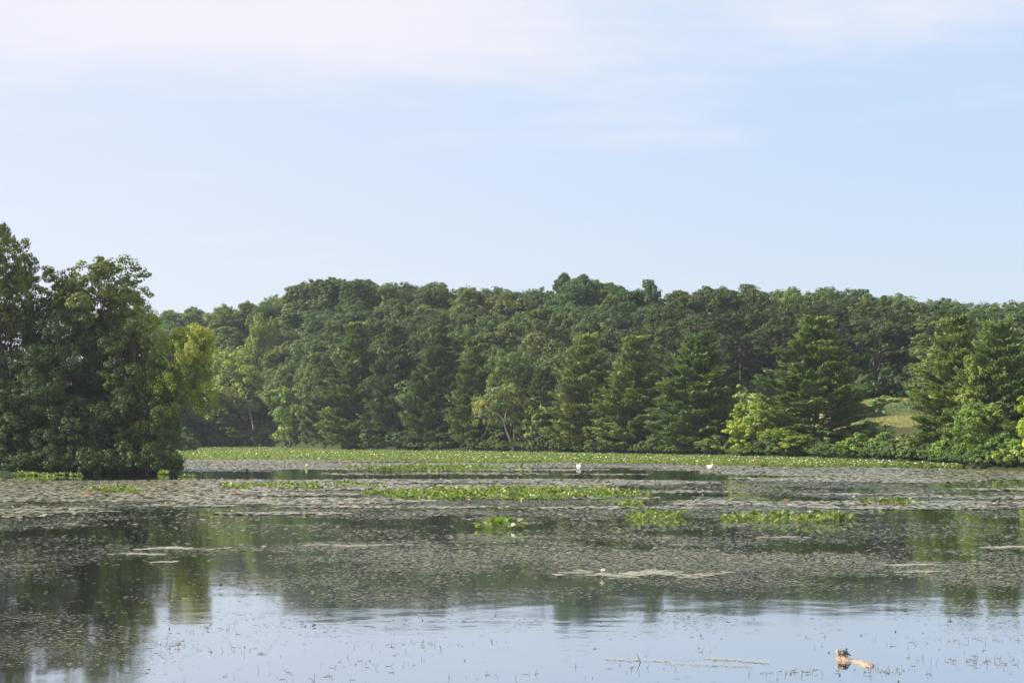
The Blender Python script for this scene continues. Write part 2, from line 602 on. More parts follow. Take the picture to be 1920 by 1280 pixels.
def make_pine(H=16.0, R=4.6, base=0.05, ntier=16, ls=0.50, ragged=0.25, upsweep=0.10, gap=0.0):
    mb = MB()
    n = 8
    tt = np.linspace(0, 1, n)
    tp = np.stack([rs.randn(n) * 0.08 * tt, rs.randn(n) * 0.08 * tt, H * 0.97 * tt - 0.4], 1)
    mb.sweep(tp, 0.30 * (1 - 0.9 * tt) + 0.02, 8, jitter=0.1)
    Ps, Ns, Rl, Ts = [], [], [], []
    for k in range(ntier):
        f = k / (ntier - 1.0)
        z = H * (base + (0.93 - base) * f)
        prof = (1 - f ** 1.35) ** 0.85 * (0.84 + 0.16 * min(1, f / 0.2))
        Lk = max(R * prof, 0.9)
        nb = int(8 + 3 * (1 - f))
        a0 = rs.rand() * 6.28
        for b in range(nb):
            if rs.rand() < gap * (1 - f):
                continue
            ang = a0 + b * 2 * np.pi / nb + rs.randn() * 0.25
            L = Lk * (1 - ragged + 2 * ragged * rs.rand() * 0.9)
            zb = z + rs.randn() * H * 0.016
            rise = -0.06 + 0.14 * rs.rand() + upsweep * f * 6
            m_ = 7
            s_ = np.linspace(0, 1, m_)
            d = np.array([math.cos(ang), math.sin(ang)])
            bp_ = np.stack([d[0] * L * s_, d[1] * L * s_, zb + L * (rise * s_ + 0.18 * s_ ** 2.2 - 0.06 * np.sin(s_ * np.pi))], 1)
            mb.sweep(bp_, np.linspace(0.07 * (1.1 - f), 0.012, m_), 5)
            side = np.array([-d[1], d[0], 0])
            bt = 0.2 + 0.6 * rs.rand()
            ns = int(9 + 21 * L / R)
            for q in range(ns):
                u = 0.25 + 0.78 * rs.rand() ** 0.7
                c = np.array([np.interp(u, s_, bp_[:, j]) for j in range(3)])
                wdt = L * 0.30 * (1.2 - u) + 0.2
                off = (rs.rand() * 2 - 1) * wdt
                c = c + side * off + np.array([0, 0, 0.05 + 0.12 * abs(off)])
                # one spray: a short finger of needles pointing outward and a little up
                ax0 = np.array([d[0], d[1], 0.0]) + side * off / (wdt + 0.1) * 0.7 + np.array([0, 0, 0.22 + 0.9 * f])
                ax0 /= np.linalg.norm(ax0)
                nn_ = 26
                tl = 0.35 + 0.25 * rs.rand()
                al = rs.rand(nn_)
                p = c + ax0 * (al * tl * 1.5)[:, None] + rs.randn(nn_, 3) * np.array([0.14, 0.14, 0.085])
                ax = ax0 + rs.randn(nn_, 3) * 0.38
                nrm = np.array([0, 0, 1.0]) + ax0 * 0.25 + (p - c - ax0 * (tl * .75)) * 2.2 + rs.randn(nn_, 3) * 0.25
                nrm -= ax * ((nrm * ax).sum(1) / (ax * ax).sum(1))[:, None]
                Ps.append(p)
                Ns.append(nrm)
                Rl.append(np.cross(nrm, ax))
                Ts.append(np.clip(bt + 0.3 * (rs.rand() - 0.5) + 0.15 * (rs.rand(nn_) - 0.5) + 0.25 * (al - 0.5), 0, 1))
    P = np.concatenate(Ps)
    V, Fq, T = leaves(P, np.concatenate(Ns), ls, np.concatenate(Ts), aspect=0.30, roll=np.concatenate(Rl))
    # a soft leader of upright tufts round the tip
    return Proto(mb.mesh('trunk', M_PBARK), mesh_np('crown', V, Fq, M_PINE, T), H * 0.99, R * 2)


def make_shrub(H=2.6, R=1.9, nl=12, nsub=9, nleaf=34, ls=0.28, upright=False, mat=None):
    C, r = lobes_crown(R, H * 0.55, H * 0.45, nl, -0.45, (0.35, 0.8), (0.3, 0.45))
    C[:, 2] = np.maximum(C[:, 2], 0.25)
    V, Fq, T = foliage_from_lobes(C, r, nsub, nleaf, ls, np.array([0, 0, 0.3]), aspect=0.3 if upright else 0.6)
    mb = MB()
    for k in range(7):
        c = C[k % len(C)]
        mb.sweep(limb_path((rs.randn() * 0.15, rs.randn() * 0.15, -0.2), c, 5, -0.05, 0.05), np.linspace(0.05, 0.015, 5), 5)
    return Proto(mb.mesh('stem', M_BARK), mesh_np('foliage', V, Fq, mat or M_LEAF, T), H, R * 2)


def place(proto, name, label, cat, x, y, H, W=None, tint=(1, 1, 1), group=None, rz=None, z=None, parts=('trunk', 'crown')):
    zz_ = gz(x, y) if z is None else z
    s = H / proto.H
    sw = s if W is None else W / proto.W
    o = thing(name, label, cat, (x, y, zz_ - 0.1), group, rs.rand() * 6.28 if rz is None else rz, (sw, sw, s))
    obj(parts[0], proto.trunk, o)
    obj(parts[1], proto.crown, o, color=tint)
    return o


# ---- prototypes
far_protos = [make_decid(H=17, R=6.0, cb=0.12, nl=34, nsub=12, nleaf=38, lr=(0.28, 0.42)), make_decid(H=17, R=6.2, cb=0.1, nl=48, lr=(0.20, 0.32), nleaf=36),
              make_decid(H=18, R=5.0, cb=0.12, nl=32, lr=(0.30, 0.44), cone=0.2, nsub=12, nleaf=38), make_decid(H=17, R=6.4, cb=0.2, nl=36, nsub=12, nleaf=38, lr=(0.26, 0.40)),
              make_decid(H=16, R=6.0, cb=0.15, nl=40, nsub=11, nleaf=38, lr=(0.24, 0.38), flat=0.7), make_decid(H=19, R=4.8, cb=0.1, nl=40, cone=0.35, nleaf=36),
              make_decid(H=18, R=5.4, cb=0.14, nl=30, nsub=13, nleaf=38, lr=(0.30, 0.46)), make_decid(H=19, R=4.6, cb=0.12, nl=40, lr=(0.24, 0.38), nleaf=36)]
edge_protos = [make_decid(H=20, R=5.6, cb=0.42, nl=20, nlimb=12, lr=(0.22, 0.36), fr=(0.45, 0.95), zmin=-0.9),
               make_decid(H=20, R=5.2, cb=0.36, nl=20, nlimb=12, lr=(0.22, 0.36), fr=(0.45, 0.95), zmin=-0.9)]
pine_protos = [make_pine(), make_pine(R=4.2, ragged=0.35, gap=0.15), make_pine(R=5.0, ntier=15, ragged=0.3, gap=0.08)]
shrub_protos = [make_shrub(), make_shrub(H=2.6, R=2.1, nl=14), make_shrub(H=2.6, R=1.6, nl=10)]
pale_shrub = [make_shrub(ls=0.45, upright=True)]

# ---- wooded hill
ORD = [w if i == 0 else w + ' from left,' for i, w in enumerate(('leftmost', 'second', 'third', 'fourth', 'fifth', 'sixth', 'seventh', 'eighth',
       'ninth', 'tenth', 'eleventh', 'twelfth', 'thirteenth', 'fourteenth', 'fifteenth', 'sixteenth'))]
BINS = [(-400, 318, 'behind the dark mass'), (318, 420, 'above the golden tree'), (420, 600, 'above the pale willow'),
        (600, 860, 'above the left pines'), (860, 1040, 'above the half-bare tree'),
        (1040, 1250, 'above the middle pines'), (1250, 1420, 'behind the third middle pine'),
        (1420, 1620, 'behind the widest pine'), (1620, 1740, 'above the clearing'), (1740, 1930, 'behind the right pines'),
        (1930, 3000, 'past the right pines')]
TINTS = [((0.95, 1.0, 0.95), 'dark green'), ((1.15, 1.12, 1.0), 'mid green'), ((0.85, 0.95, 1.05), 'blue-green'), ((1.3, 1.22, 0.95), 'light green'),
         ((1.12, 1.05, 0.9), 'olive green')]


def forest_start(px):
    if px < 300:
        return 425.0
    return float(np.interp(px, [300, 1180, 1260, 1700, 1790, 1900, 2100], [0, 0, 286, 288, 262, 225, 200])) or float(shore(px)) + 8


hill = []
for ri, off in enumerate((15, 8, 0, -11, -21, -31, -41, -51, -61, -71, -81, -92)):
    px = 200.0 if ri < 3 else 318.0
    while px < 2250:
        Yj = float(crest(px)) + off + rs.randn() * 2.2
        if Yj > forest_start(px) and not (px > 2050 and ri > 6):
            hill.append((px, float(xat(px, Yj)), Yj, ri))
        px += 8.6 * F / Yj * (0.8 + 0.4 * rs.rand())
hill_named = {}
for px, x, Yj, ri in hill:
    z = gz(x, Yj)
    sk = float(np.interp(px, SKY_X, SKY_Y))
    Hs = zat(sk, Yj) - z
    if ri == 0:
        H = Hs + rs.rand() * 0.9 - 0.9
    elif ri <= 2:
        H = min(Hs - 0.2 - 1.6 * rs.rand(), 21)
    else:
        H = min(12.5 + 6.0 * rs.rand(), Hs - 1.5)
    H = float(np.clip(H, 9, 26))
    if px > 1250 and Yj < 312:
        pr_ = edge_protos[rs.randint(2)]
    else:
        pr_ = far_protos[rs.randint(len(far_protos))]
    ti = int(rs.choice(5, p=[0.3, 0.25, 0.15, 0.15, 0.15]))
    tint, tn = TINTS[ti]
    if px < 560:
        tint = tuple(a * b for a, b in zip(tint, (1.3, 1.2, 1.0)))
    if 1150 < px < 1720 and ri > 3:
        tint = tuple(a * 0.62 for a in tint)  # deep shade behind the pines is put into the crown colour
    k_ = 0.72 + 0.62 * rs.rand()
    tint = tuple(v * k_ * (0.92 + 0.16 * rs.rand()) for v in tint)
    rank = 'crest' if ri <= 2 else 'upper slope' if ri <= 5 else 'middle slope' if ri <= 8 else 'foot of the slope'
    bn = [b for b in BINS if b[0] <= px < b[1]]
    bn = bn[0][2] if bn else 'past the frame edge'
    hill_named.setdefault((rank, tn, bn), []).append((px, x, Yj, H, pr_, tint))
for (rank, tn, bn), lst in hill_named.items():
    lst.sort(key=lambda q: q[0])
    for k, (px, x, Yj, H, pr_, tint) in enumerate(lst):
        o = ORD[k] + ' ' if len(lst) > 1 else ''
        where = 'on the crest' if rank == 'crest' else 'on the ' + rank if rank != 'foot of the slope' else 'at the hill foot'
        lab = f"{o}{tn} tree {where} {bn}"
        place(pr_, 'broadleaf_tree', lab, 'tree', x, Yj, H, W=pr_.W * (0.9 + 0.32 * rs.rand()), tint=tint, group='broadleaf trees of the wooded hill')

# tall individual tops standing above the skyline
for px, sk, W, lab in ((1062, 507, 5.5, 'tall blue-green treetop standing highest on the crest, left of the pair'),
                       (1098, 510, 6.0, 'tall blue-green treetop on the crest, right of the pair'),
                       (1221, 519, 5.5, 'lone dark round treetop poking above the crest right of the middle')):
    Y = float(crest(px)) - 4
    x = xat(px, Y)
    place(far_protos[5], 'broadleaf_tree', lab, 'tree', x, Y, zat(sk, Y) - gz(x, Y), W=W * 1.35, tint=(0.85, 0.95, 1.05), group='broadleaf trees of the wooded hill')

# ---- lakeside pines: px, base row, top row, width px
PINES = [
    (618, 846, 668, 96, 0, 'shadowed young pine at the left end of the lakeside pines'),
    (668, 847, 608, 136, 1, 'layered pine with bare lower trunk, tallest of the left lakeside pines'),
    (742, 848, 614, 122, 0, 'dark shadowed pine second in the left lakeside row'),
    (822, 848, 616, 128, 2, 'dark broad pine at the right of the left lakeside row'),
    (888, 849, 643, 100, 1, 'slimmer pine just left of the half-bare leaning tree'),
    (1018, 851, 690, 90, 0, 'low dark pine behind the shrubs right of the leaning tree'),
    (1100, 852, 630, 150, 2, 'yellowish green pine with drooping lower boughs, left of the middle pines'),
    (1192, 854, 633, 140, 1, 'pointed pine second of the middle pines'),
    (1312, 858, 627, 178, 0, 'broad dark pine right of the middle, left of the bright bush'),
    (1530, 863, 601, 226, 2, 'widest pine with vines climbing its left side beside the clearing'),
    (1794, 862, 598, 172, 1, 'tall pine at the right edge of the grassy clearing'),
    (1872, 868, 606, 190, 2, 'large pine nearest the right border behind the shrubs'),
]
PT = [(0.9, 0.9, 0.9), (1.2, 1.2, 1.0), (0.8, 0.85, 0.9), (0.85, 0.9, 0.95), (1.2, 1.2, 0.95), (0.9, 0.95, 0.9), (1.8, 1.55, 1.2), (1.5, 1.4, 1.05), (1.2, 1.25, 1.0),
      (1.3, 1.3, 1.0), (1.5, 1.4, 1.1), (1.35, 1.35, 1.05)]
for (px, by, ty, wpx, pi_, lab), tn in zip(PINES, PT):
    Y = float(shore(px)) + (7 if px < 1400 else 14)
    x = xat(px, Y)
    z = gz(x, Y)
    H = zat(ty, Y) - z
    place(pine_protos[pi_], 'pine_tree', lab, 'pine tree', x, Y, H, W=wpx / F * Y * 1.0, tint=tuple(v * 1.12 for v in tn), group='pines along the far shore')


def feature(px, Y, ty, wpx, lab, tint, proto=None, name='broadleaf_tree', **kw):
    Y = float(shore(px)) + Y if Y < 60 else Y
    x = xat(px, Y)
    z = gz(x, Y)
    H = zat(ty, Y) - z
    return place(proto or far_protos[rs.randint(8)], name, lab, 'tree', x, Y, H, W=wpx / F * Y, tint=tint, **kw)


feather = make_decid(H=14, R=4.2, cb=0.15, nl=26, nsub=12, nleaf=46, ls=0.30, aspect=0.3, droop=0.5, r0=0.22, lr=(0.26, 0.4))
feather2 = make_decid(H=14, R=4.4, cb=0.12, nl=30, nsub=12, nleaf=44, ls=0.30, aspect=0.35, droop=0.9, r0=0.22)
lowbush = make_decid(H=7, R=3.4, cb=0.02, nl=22, nsub=10, nleaf=40, ls=0.30, r0=0.12, zmin=-0.95)
lowbush2 = make_decid(H=7, R=3.2, cb=0.02, nl=18, nsub=11, nleaf=40, ls=0.30, r0=0.12, zmin=-0.95, cone=0.25)
gold = make_decid(H=13.4, R=2.25, cb=0.60, nl=26, nsub=12, nleaf=40, ls=0.2, aspect=0.4, droop=0.35, r0=0.16, lean=(2.2, 0), nlimb=14, lr=(0.24, 0.38))
x_ = float(xat(318, 139))
place(gold, 'golden_tree', 'golden yellow round crown leaning out from behind the big dark tree mass', 'tree', x_, 139, zat(600, 139) - gz(x_, 139), W=gold.W, tint=(3.9, 2.9, 1.7), rz=0.0)
feature(432, 2, 646, 128, 'pale yellow-green willow leaning over the far shore', (3.0, 2.5, 1.5), far_protos[0], 'willow_tree')
feature(392, 2, 700, 95, 'dull green willow thicket left of the leaning willow', (2.4, 2.1, 1.3), far_protos[1], 'willow_tree')
feature(492, 14, 584, 70, 'light yellow-green tree rising behind the pale willow', (2.0, 1.8, 0.8), far_protos[3])
feature(965, 5, 648, 112, 'rounded light green tree right behind the half-bare tree', (1.35, 1.35, 1.0), far_protos[0])
feature(545, 1, 722, 98, 'young light green tree standing before dark woods left of the pines', (2.0, 2.0, 1.1), lowbush2, 'young_tree')
feature(1826, 7, 660, 74, 'olive vine-hung tree between the two right-hand pines', (1.9, 1.7, 1.0), far_protos[5])
feature(1838, 5, 752, 118, 'fresh green small tree before the right-hand pines', (1.8, 1.8, 0.95), lowbush)
feature(1938, 3, 733, 90, 'bright yellow-green tree cut by the right border', (3.6, 3.0, 0.8), lowbush2)
feature(1396, 3, 750, 112, 'bright yellow-green vine-covered tree left of the widest pine', (2.7, 2.35, 0.9), lowbush2)
feature(1446, 3, 746, 100, 'green vine-draped tree against the widest pine', (2.3, 2.1, 0.9), lowbush)
feature(1490, 2, 800, 120, 'drooping yellow-green bush under the widest pine', (2.2, 2.0, 0.9), lowbush)
feature(1690, 300, 640, 110, 'blue-green broadleaf tree at the woodland edge above the clearing', (0.9, 1.0, 1.0), far_protos[1])
feature(1735, 232, 668, 70, 'slim grey-green tree left of the tall right-hand pine', (1.2, 1.25, 1.1), far_protos[5])

# ---- shrubs along the shores
LOW = [  # px, base row offset Y, top row, width px, tint, label
    (655, 4, 790, 90, (1.1, 1.15, 1.0), 'leafy dark bush under the left lakeside pines'),
    (705, 4, 800, 80, (1.0, 1.05, 1.0), 'second dark bush under the left lakeside pines'),
    (590, 4, 800, 70, (0.9, 1.0, 1.0), 'dark bush right of the young light green tree'),
    (500, 4, 800, 70, (1.1, 1.15, 1.0), 'dark bush right of the leaning willow trunk'),
    (430, 3, 780, 100, (1.5, 1.45, 1.2), 'grey-green bush below the pale willow'),
    (375, 4, 790, 80, (1.0, 1.05, 1.0), 'shadowy bush at the left end of the far shore'),
    (345, 5, 810, 70, (0.8, 0.9, 1.0), 'low shadowy bush beside the big dark tree mass'),
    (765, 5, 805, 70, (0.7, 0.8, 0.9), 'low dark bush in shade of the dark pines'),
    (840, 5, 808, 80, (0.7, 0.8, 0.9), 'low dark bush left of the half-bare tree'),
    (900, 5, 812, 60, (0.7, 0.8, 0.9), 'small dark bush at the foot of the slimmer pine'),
    (1010, 4, 750, 60, (1.6, 1.6, 1.0), 'mid green bush rising right of the half-bare tree'),
    (1040, 4, 790, 60, (0.9, 1.0, 0.95), 'dark bush left of the yellowish pine'),
    (1145, 3, 812, 70, (0.7, 0.75, 0.8), 'dark bush between the first two middle pines'),
    (1230, 3, 815, 60, (0.9, 0.95, 0.9), 'dark bush right of the pointed pine'),
    (1270, 3, 825, 60, (1.4, 1.45, 1.0), 'green bush at the left foot of the broad pine'),
    (1345, 3, 818, 70, (1.5, 1.5, 1.0), 'green bush at the right foot of the broad pine'),
    (1400, 2, 835, 70, (1.7, 1.6, 1.1), 'low grey-green bush below the vine-covered tree'),
    (1560, 3, 832, 60, (0.9, 1.0, 0.95), 'dark bush under the widest pine'),
    (1612, 4, 815, 70, (1.7, 1.8, 0.95), 'fresh green bush right of the widest pine'),
    (1660, 6, 812, 70, (1.5, 1.6, 1.0), 'green bush below the grassy clearing'),
    (1700, 4, 824, 70, (1.7, 1.7, 1.1), 'grey-green bush below the right part of the clearing'),
    (1738, 6, 812, 70, (1.4, 1.5, 1.0), 'green bush under the tall right-hand pine'),
    (1780, 5, 805, 80, (1.5, 1.65, 1.0), 'bushy green shrub between clearing and border'),
    (1832, 3, 830, 70, (2.0, 2.0, 0.9), 'bright green shrub below the fresh green small tree'),
    (1875, 5, 815, 80, (1.5, 1.6, 1.0), 'tall green shrub near the right border'),
    (1905, 2, 826, 80, (2.0, 2.0, 1.0), 'bright shrub over the water at the right border'),
    (1965, 3, 815, 90, (1.7, 1.8, 1.0), 'shrub just past the right border'),
]
for i, (px, dy_, ty, w, tint, lab) in enumerate(LOW):
    Y = float(shore(px)) + dy_
    x = xat(px, Y)
    z = gz(x, Y)
    H = zat(ty, Y) - z
    p = shrub_protos[i % 3] if H < 4.2 else (lowbush if i % 2 else lowbush2)
    parts = ('stem', 'foliage') if H < 4.2 else ('trunk', 'crown')
    place(p, 'shrub', lab, 'shrub', x, Y, H, W=w / F * Y * 1.15, tint=tint, parts=parts, group='shrubs along the far shore')
# dark undergrowth under the wood, one shrub after another
k = 0
UG = []
for px in range(330, 1290, 26):
    Y = float(shore(px)) + 8.5 + rs.rand() * 3
    UG.append((px + rs.rand() * 10, Y, 3.5 + 2.5 * rs.rand(), (0.9, 1.0, 0.95)))
for px in list(range(332, 1290, 17)) + list(range(1290, 2020, 15)):
    UG.append((px + rs.rand() * 8, float(shore(px)) + 1.6 + rs.rand() * 1.5, (1.3 + 0.9 * rs.rand()) * max(1.0, float(shore(px)) / 260) ** 1.5, (1.1, 1.2, 0.9)))
for px in range(1255, 1760, 24):
    UG.append((px + rs.rand() * 10, 286 + rs.rand() * 5, 3.0 + 2.5 * rs.rand(), (0.85, 0.95, 1.0)))
for px in range(300, 2100, 30):
    UG.append((px + rs.rand() * 12, float(crest(px)) + 20 + rs.rand() * 5, 8.5 + 2.0 * rs.rand(), (0.8, 0.9, 0.9)))
for px in range(1250, 1960, 26):
    UG.append((px + rs.rand() * 10, 303 + rs.rand() * 6, 6.0 + 2.5 * rs.rand(), (0.8, 0.9, 0.95)))
UG.sort(key=lambda q: q[0])
ug_n = {}
for i, (px, Y, H, tint) in enumerate(UG):
    x = xat(px, Y)
    bn = [b for b in BINS if b[0] - 60 <= px < b[1]][0][2]
    side = 'at the waterline' if Y < shore(px) + 3.5 else 'between trunks of the crest' if Y > crest(px) + 15 else 'deep in the wood' if Y > 300 and px > 1250 else 'under the lakeside trees' if px < 1250 else 'along the woodland edge'
    q_ = ug_n[(side, bn)] = ug_n.get((side, bn), -1) + 1
    place(shrub_protos[i % 3], 'shrub', f'{ORD[min(q_, 15)]} dark shrub {side} {bn}', 'shrub', x, Y, H, W=max(H * 1.5, 3.6), tint=tint,
          parts=('stem', 'foliage'), group='dark understorey shrubs')
# pale shrubs round the clearing
for i, (px, Y, ty, w, lab) in enumerate(((1400, 272, 728, 66, 'pale silvery shrub in the gap behind the bright bush'), (1372, 274, 734, 40, 'small silvery shrub beside the broad dark pine'),
                                         (1628, 250, 752, 60, 'pale grey shrub at the left edge of the clearing'), (1668, 276, 742, 60, 'grey-green shrub at the back of the clearing'),
                                         (1715, 268, 748, 60, 'grey-green shrub at the back right of the clearing'), (1640, 216, 792, 70, 'grey shrub at the front left of the clearing'),
                                         (1750, 248, 735, 60, 'pale shrub behind the tall right-hand pine'))):
    x = xat(px, Y)
    place(pale_shrub[0], 'shrub', lab, 'shrub', x, Y, zat(ty, Y) - gz(x, Y), W=w / F * Y, tint=(3.2, 2.9, 2.9), parts=('stem', 'foliage'),
          group='pale shrubs round the clearing')

# ---- meadow grass
M_GRASS = foliage_mat('meadow_grass', (0.38, 0.41, 0.17), trans=0.35, use_obj=False, var=0.35, tcol=(1.1, 1.1, 0.7), hue=0.05)
n = 60000
px = 1560 + 250 * rs.rand(n)
Y = 212 + 70 * rs.rand(n)
X = xat(px, Y)
Z = ground(X, Y)
nn = fbm(X * 0.05, Y * 0.05)
P = np.stack([X, Y, Z + 0.25], 1)
Nn = np.stack([rs.randn(n) * 0.4, -np.ones(n), rs.rand(n) * 0.8], 1)
roll = np.stack([np.ones(n), np.zeros(n), rs.randn(n) * 0.2], 1)
V, Fq, T = leaves(P, Nn, 0.8, np.clip((nn - 0.5) * 2.5 + 0.5 + rs.randn(n) * 0.1, 0, 1), 0.22, roll)
tag(obj('grass', mesh_np('grass', V, Fq, M_GRASS, T)), 'tall tan and green meadow grass in the clearing between the pines', 'grass', kind='stuff')

# ---- half-bare leaning tree
M_PALELEAF = foliage_mat('sparse_yellow_foliage', (0.30, 0.29, 0.08), trans=0.35)
Y0 = float(shore(960)) + 2.0


def pt(px, py, dY=0.0, Y=None):
    Yv = (Y if Y is not None else Y0) + dY
    return np.array([xat(px, Yv), Yv, zat(py, Yv)])


mb = MB()
mb.sweep([pt(966, 851), pt(958, 828), pt(949, 806), pt(944, 786), pt(934, 776), pt(920, 770), pt(908, 760)], [.26, .22, .19, .16, .11, .08, .05], 8)
mb.sweep([pt(946, 790), pt(949, 772), pt(953, 764), pt(962, 758), pt(968, 745)], [.14, .12, .10, .07, .04], 6)
mb.sweep([pt(962, 842), pt(966, 822), pt(976, 812), pt(992, 806)], [.14, .11, .08, .04], 6)
mb.sweep([pt(965, 836), pt(964, 818), pt(970, 806)], [.10, .07, .04], 6)
mb.sweep([pt(934, 776), pt(918, 790), pt(912, 806), pt(903, 822)], [.08, .06, .04, .03], 5)
mb.sweep([pt(922, 771), pt(905, 776), pt(890, 782)], [.06, .04, .03], 5)
root = thing('leaning_tree', 'half-bare leaning tree with pale forked trunk and sparse yellow-green tufts', 'tree', (float(pt(966, 851)[0]), Y0, 0))
off = Vector(root.location)
tm = mb.mesh('trunk', M_PALE)
o = obj('trunk', tm, root)
o.location = -off
Cs = [(905, 752, 1.3), (920, 745, 1.5), (932, 755, 1.2), (955, 745, 1.4), (968, 738, 1.6), (980, 745, 1.2), (895, 768, .9), (968, 755, 1.1), (915, 790, .8), (892, 790, .6), (925, 765, 1.0), (990, 800, .8)]
C = np.array([pt(a, b, rs.randn() * 1.0) for a, b, c in Cs])
r = np.array([c for a, b, c in Cs])
V, Fq, T = foliage_from_lobes(C, r, 9, 44, 0.26, C.mean(0), droop=0.7, aspect=0.45, fill=0.15)
o = obj('crown', mesh_np('crown', V, Fq, M_PALELEAF, T), root)
o.location = -off
# leaning willow trunk on the far left shore
Yw = float(shore(478)) + 1.0
mb = MB()
mb.sweep([pt(480, 838, Y=Yw), pt(476, 800, Y=Yw), pt(468, 768, Y=Yw), pt(458, 745, Y=Yw), pt(448, 728, Y=Yw)], [.36, .30, .26, .2, .1], 8)
mb.sweep([pt(469, 770, Y=Yw), pt(470, 750, Y=Yw), pt(474, 735, Y=Yw)], [.18, .14, .08], 6)
root = thing('leaning_tree', 'leaning bare brown trunk with a thin leafy top beside the pale willow', 'tree', (float(xat(480, Yw)), Yw, 0))
off = Vector(root.location)
o = obj('trunk', mb.mesh('trunk', M_PALE), root)
o.location = -off
C = np.array([pt(445, 720, 1, Yw), pt(462, 712, 1, Yw), pt(476, 724, 1, Yw), pt(455, 735, 0.5, Yw)])
V, Fq, T = foliage_from_lobes(C, np.array([1.8, 1.7, 1.5, 1.2]), 9, 30, 0.3, C.mean(0), droop=0.6, aspect=0.4)
o = obj('crown', mesh_np('crown', V, Fq, M_LEAF, T), root, color=(1.7, 1.5, 1.0))
o.location = -off

# ------------------------------------------------------------------ near left tree mass
near = [make_decid(H=20, R=6.0, cb=0.10, nl=38, nsub=15, nleaf=52, ls=0.24, r0=0.35, nlimb=20, lr=(0.20, 0.32), fr=(0.4, 0.95), zmin=-0.9),
        make_decid(H=20, R=5.6, cb=0.12, nl=34, nsub=15, nleaf=54, ls=0.24, r0=0.35, nlimb=20, lr=(0.22, 0.34), fr=(0.4, 0.95), zmin=-0.9),
        make_decid(H=20, R=5.0, cb=0.45, nl=80, nsub=9, nleaf=34, ls=0.25, r0=0.24, nlimb=26, lr=(0.16, 0.25), fr=(0.35, 1.0), zmin=-0.95)]
nlow = [make_decid(H=9, R=4.0, cb=0.02, nl=30, nsub=13, nleaf=46, ls=0.22, r0=0.15, nlimb=12, lr=(0.24, 0.36), zmin=-0.95),
        make_decid(H=9, R=3.8, cb=0.02, nl=26, nsub=14, nleaf=46, ls=0.22, r0=0.15, nlimb=12, lr=(0.26, 0.4), zmin=-0.95)]
nshr = [make_shrub(H=2.6, R=2.0, nl=16, nsub=11, nleaf=36, ls=0.17), make_shrub(H=2.6, R=1.8, nl=14, nsub=11, nleaf=36, ls=0.17)]
NEAR = [  # px, Y, top, width px, proto, tint (shade of the mass and sun on its shoulder painted in), label
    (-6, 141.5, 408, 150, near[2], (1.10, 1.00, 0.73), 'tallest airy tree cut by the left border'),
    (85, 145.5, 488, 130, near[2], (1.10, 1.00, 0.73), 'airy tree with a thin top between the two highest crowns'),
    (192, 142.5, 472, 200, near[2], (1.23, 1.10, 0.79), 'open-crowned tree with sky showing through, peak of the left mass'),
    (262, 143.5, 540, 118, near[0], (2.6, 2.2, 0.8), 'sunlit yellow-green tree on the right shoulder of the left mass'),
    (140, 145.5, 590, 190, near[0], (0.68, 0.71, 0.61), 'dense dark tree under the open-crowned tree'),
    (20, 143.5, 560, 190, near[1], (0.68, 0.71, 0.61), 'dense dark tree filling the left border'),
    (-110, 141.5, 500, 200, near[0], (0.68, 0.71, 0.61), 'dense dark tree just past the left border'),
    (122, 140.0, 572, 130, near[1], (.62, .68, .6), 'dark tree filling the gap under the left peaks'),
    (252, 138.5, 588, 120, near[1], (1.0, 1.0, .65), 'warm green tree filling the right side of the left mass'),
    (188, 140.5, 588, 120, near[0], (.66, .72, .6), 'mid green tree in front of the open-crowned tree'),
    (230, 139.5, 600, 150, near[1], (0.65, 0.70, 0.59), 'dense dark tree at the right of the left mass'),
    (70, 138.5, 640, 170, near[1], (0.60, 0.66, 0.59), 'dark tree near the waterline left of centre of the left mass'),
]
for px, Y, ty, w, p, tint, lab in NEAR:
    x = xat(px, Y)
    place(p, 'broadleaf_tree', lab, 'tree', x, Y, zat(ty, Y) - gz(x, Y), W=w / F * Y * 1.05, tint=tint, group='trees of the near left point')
NL = [(284, 138.5, 660, 92, (1.04, 1.00, 0.73)), (296, 136.5, 742, 76, (0.88, 0.90, 0.69)), (235, 136.5, 720, 110, (0.60, 0.66, 0.57)), (160, 136.5, 735, 120, (0.60, 0.65, 0.58)),  # darker tints carry painted shade low in the left mass
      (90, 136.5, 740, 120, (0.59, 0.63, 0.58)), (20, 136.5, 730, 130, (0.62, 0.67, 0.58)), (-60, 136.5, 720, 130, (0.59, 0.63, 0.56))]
NLL = ['mid green leafy tree at the tip of the left point', 'low rounded tree on the right end of the left point', 'dark low tree left of the point tip', 'dark low tree in the middle of the left mass',
       'dark low tree under the left peaks', 'dark low tree nearest the left border', 'dark low tree past the left border']
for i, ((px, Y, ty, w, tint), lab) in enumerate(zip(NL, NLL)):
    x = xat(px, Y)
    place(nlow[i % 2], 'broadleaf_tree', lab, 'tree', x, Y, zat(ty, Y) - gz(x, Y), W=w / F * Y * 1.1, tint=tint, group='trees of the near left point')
for i, px in enumerate(list(range(-60, 306, 26)) + [316, 322]):
    Y = 134.0 + 0.8 * rs.rand()
    x = xat(px, Y)
    ty = 826 + rs.rand() * 20 + (14 if px > 305 else 0)
    lab = f'{ORD[i]} dark waterside shrub on the near left point' if i < 15 else ('low dark shrub overhanging the water at the very tip of the left point' if px == 322 else 'dark shrub just left of the very tip of the left point')
    place(nshr[i % 2], 'shrub', lab, 'shrub', x, Y, zat(ty, Y) + 0.35, W=(62 if px < 305 else 40) / F * Y * 1.3,
          tint=(.62, .68, .52), z=-0.15, parts=('stem', 'foliage'), group='waterside shrubs of the near left point')

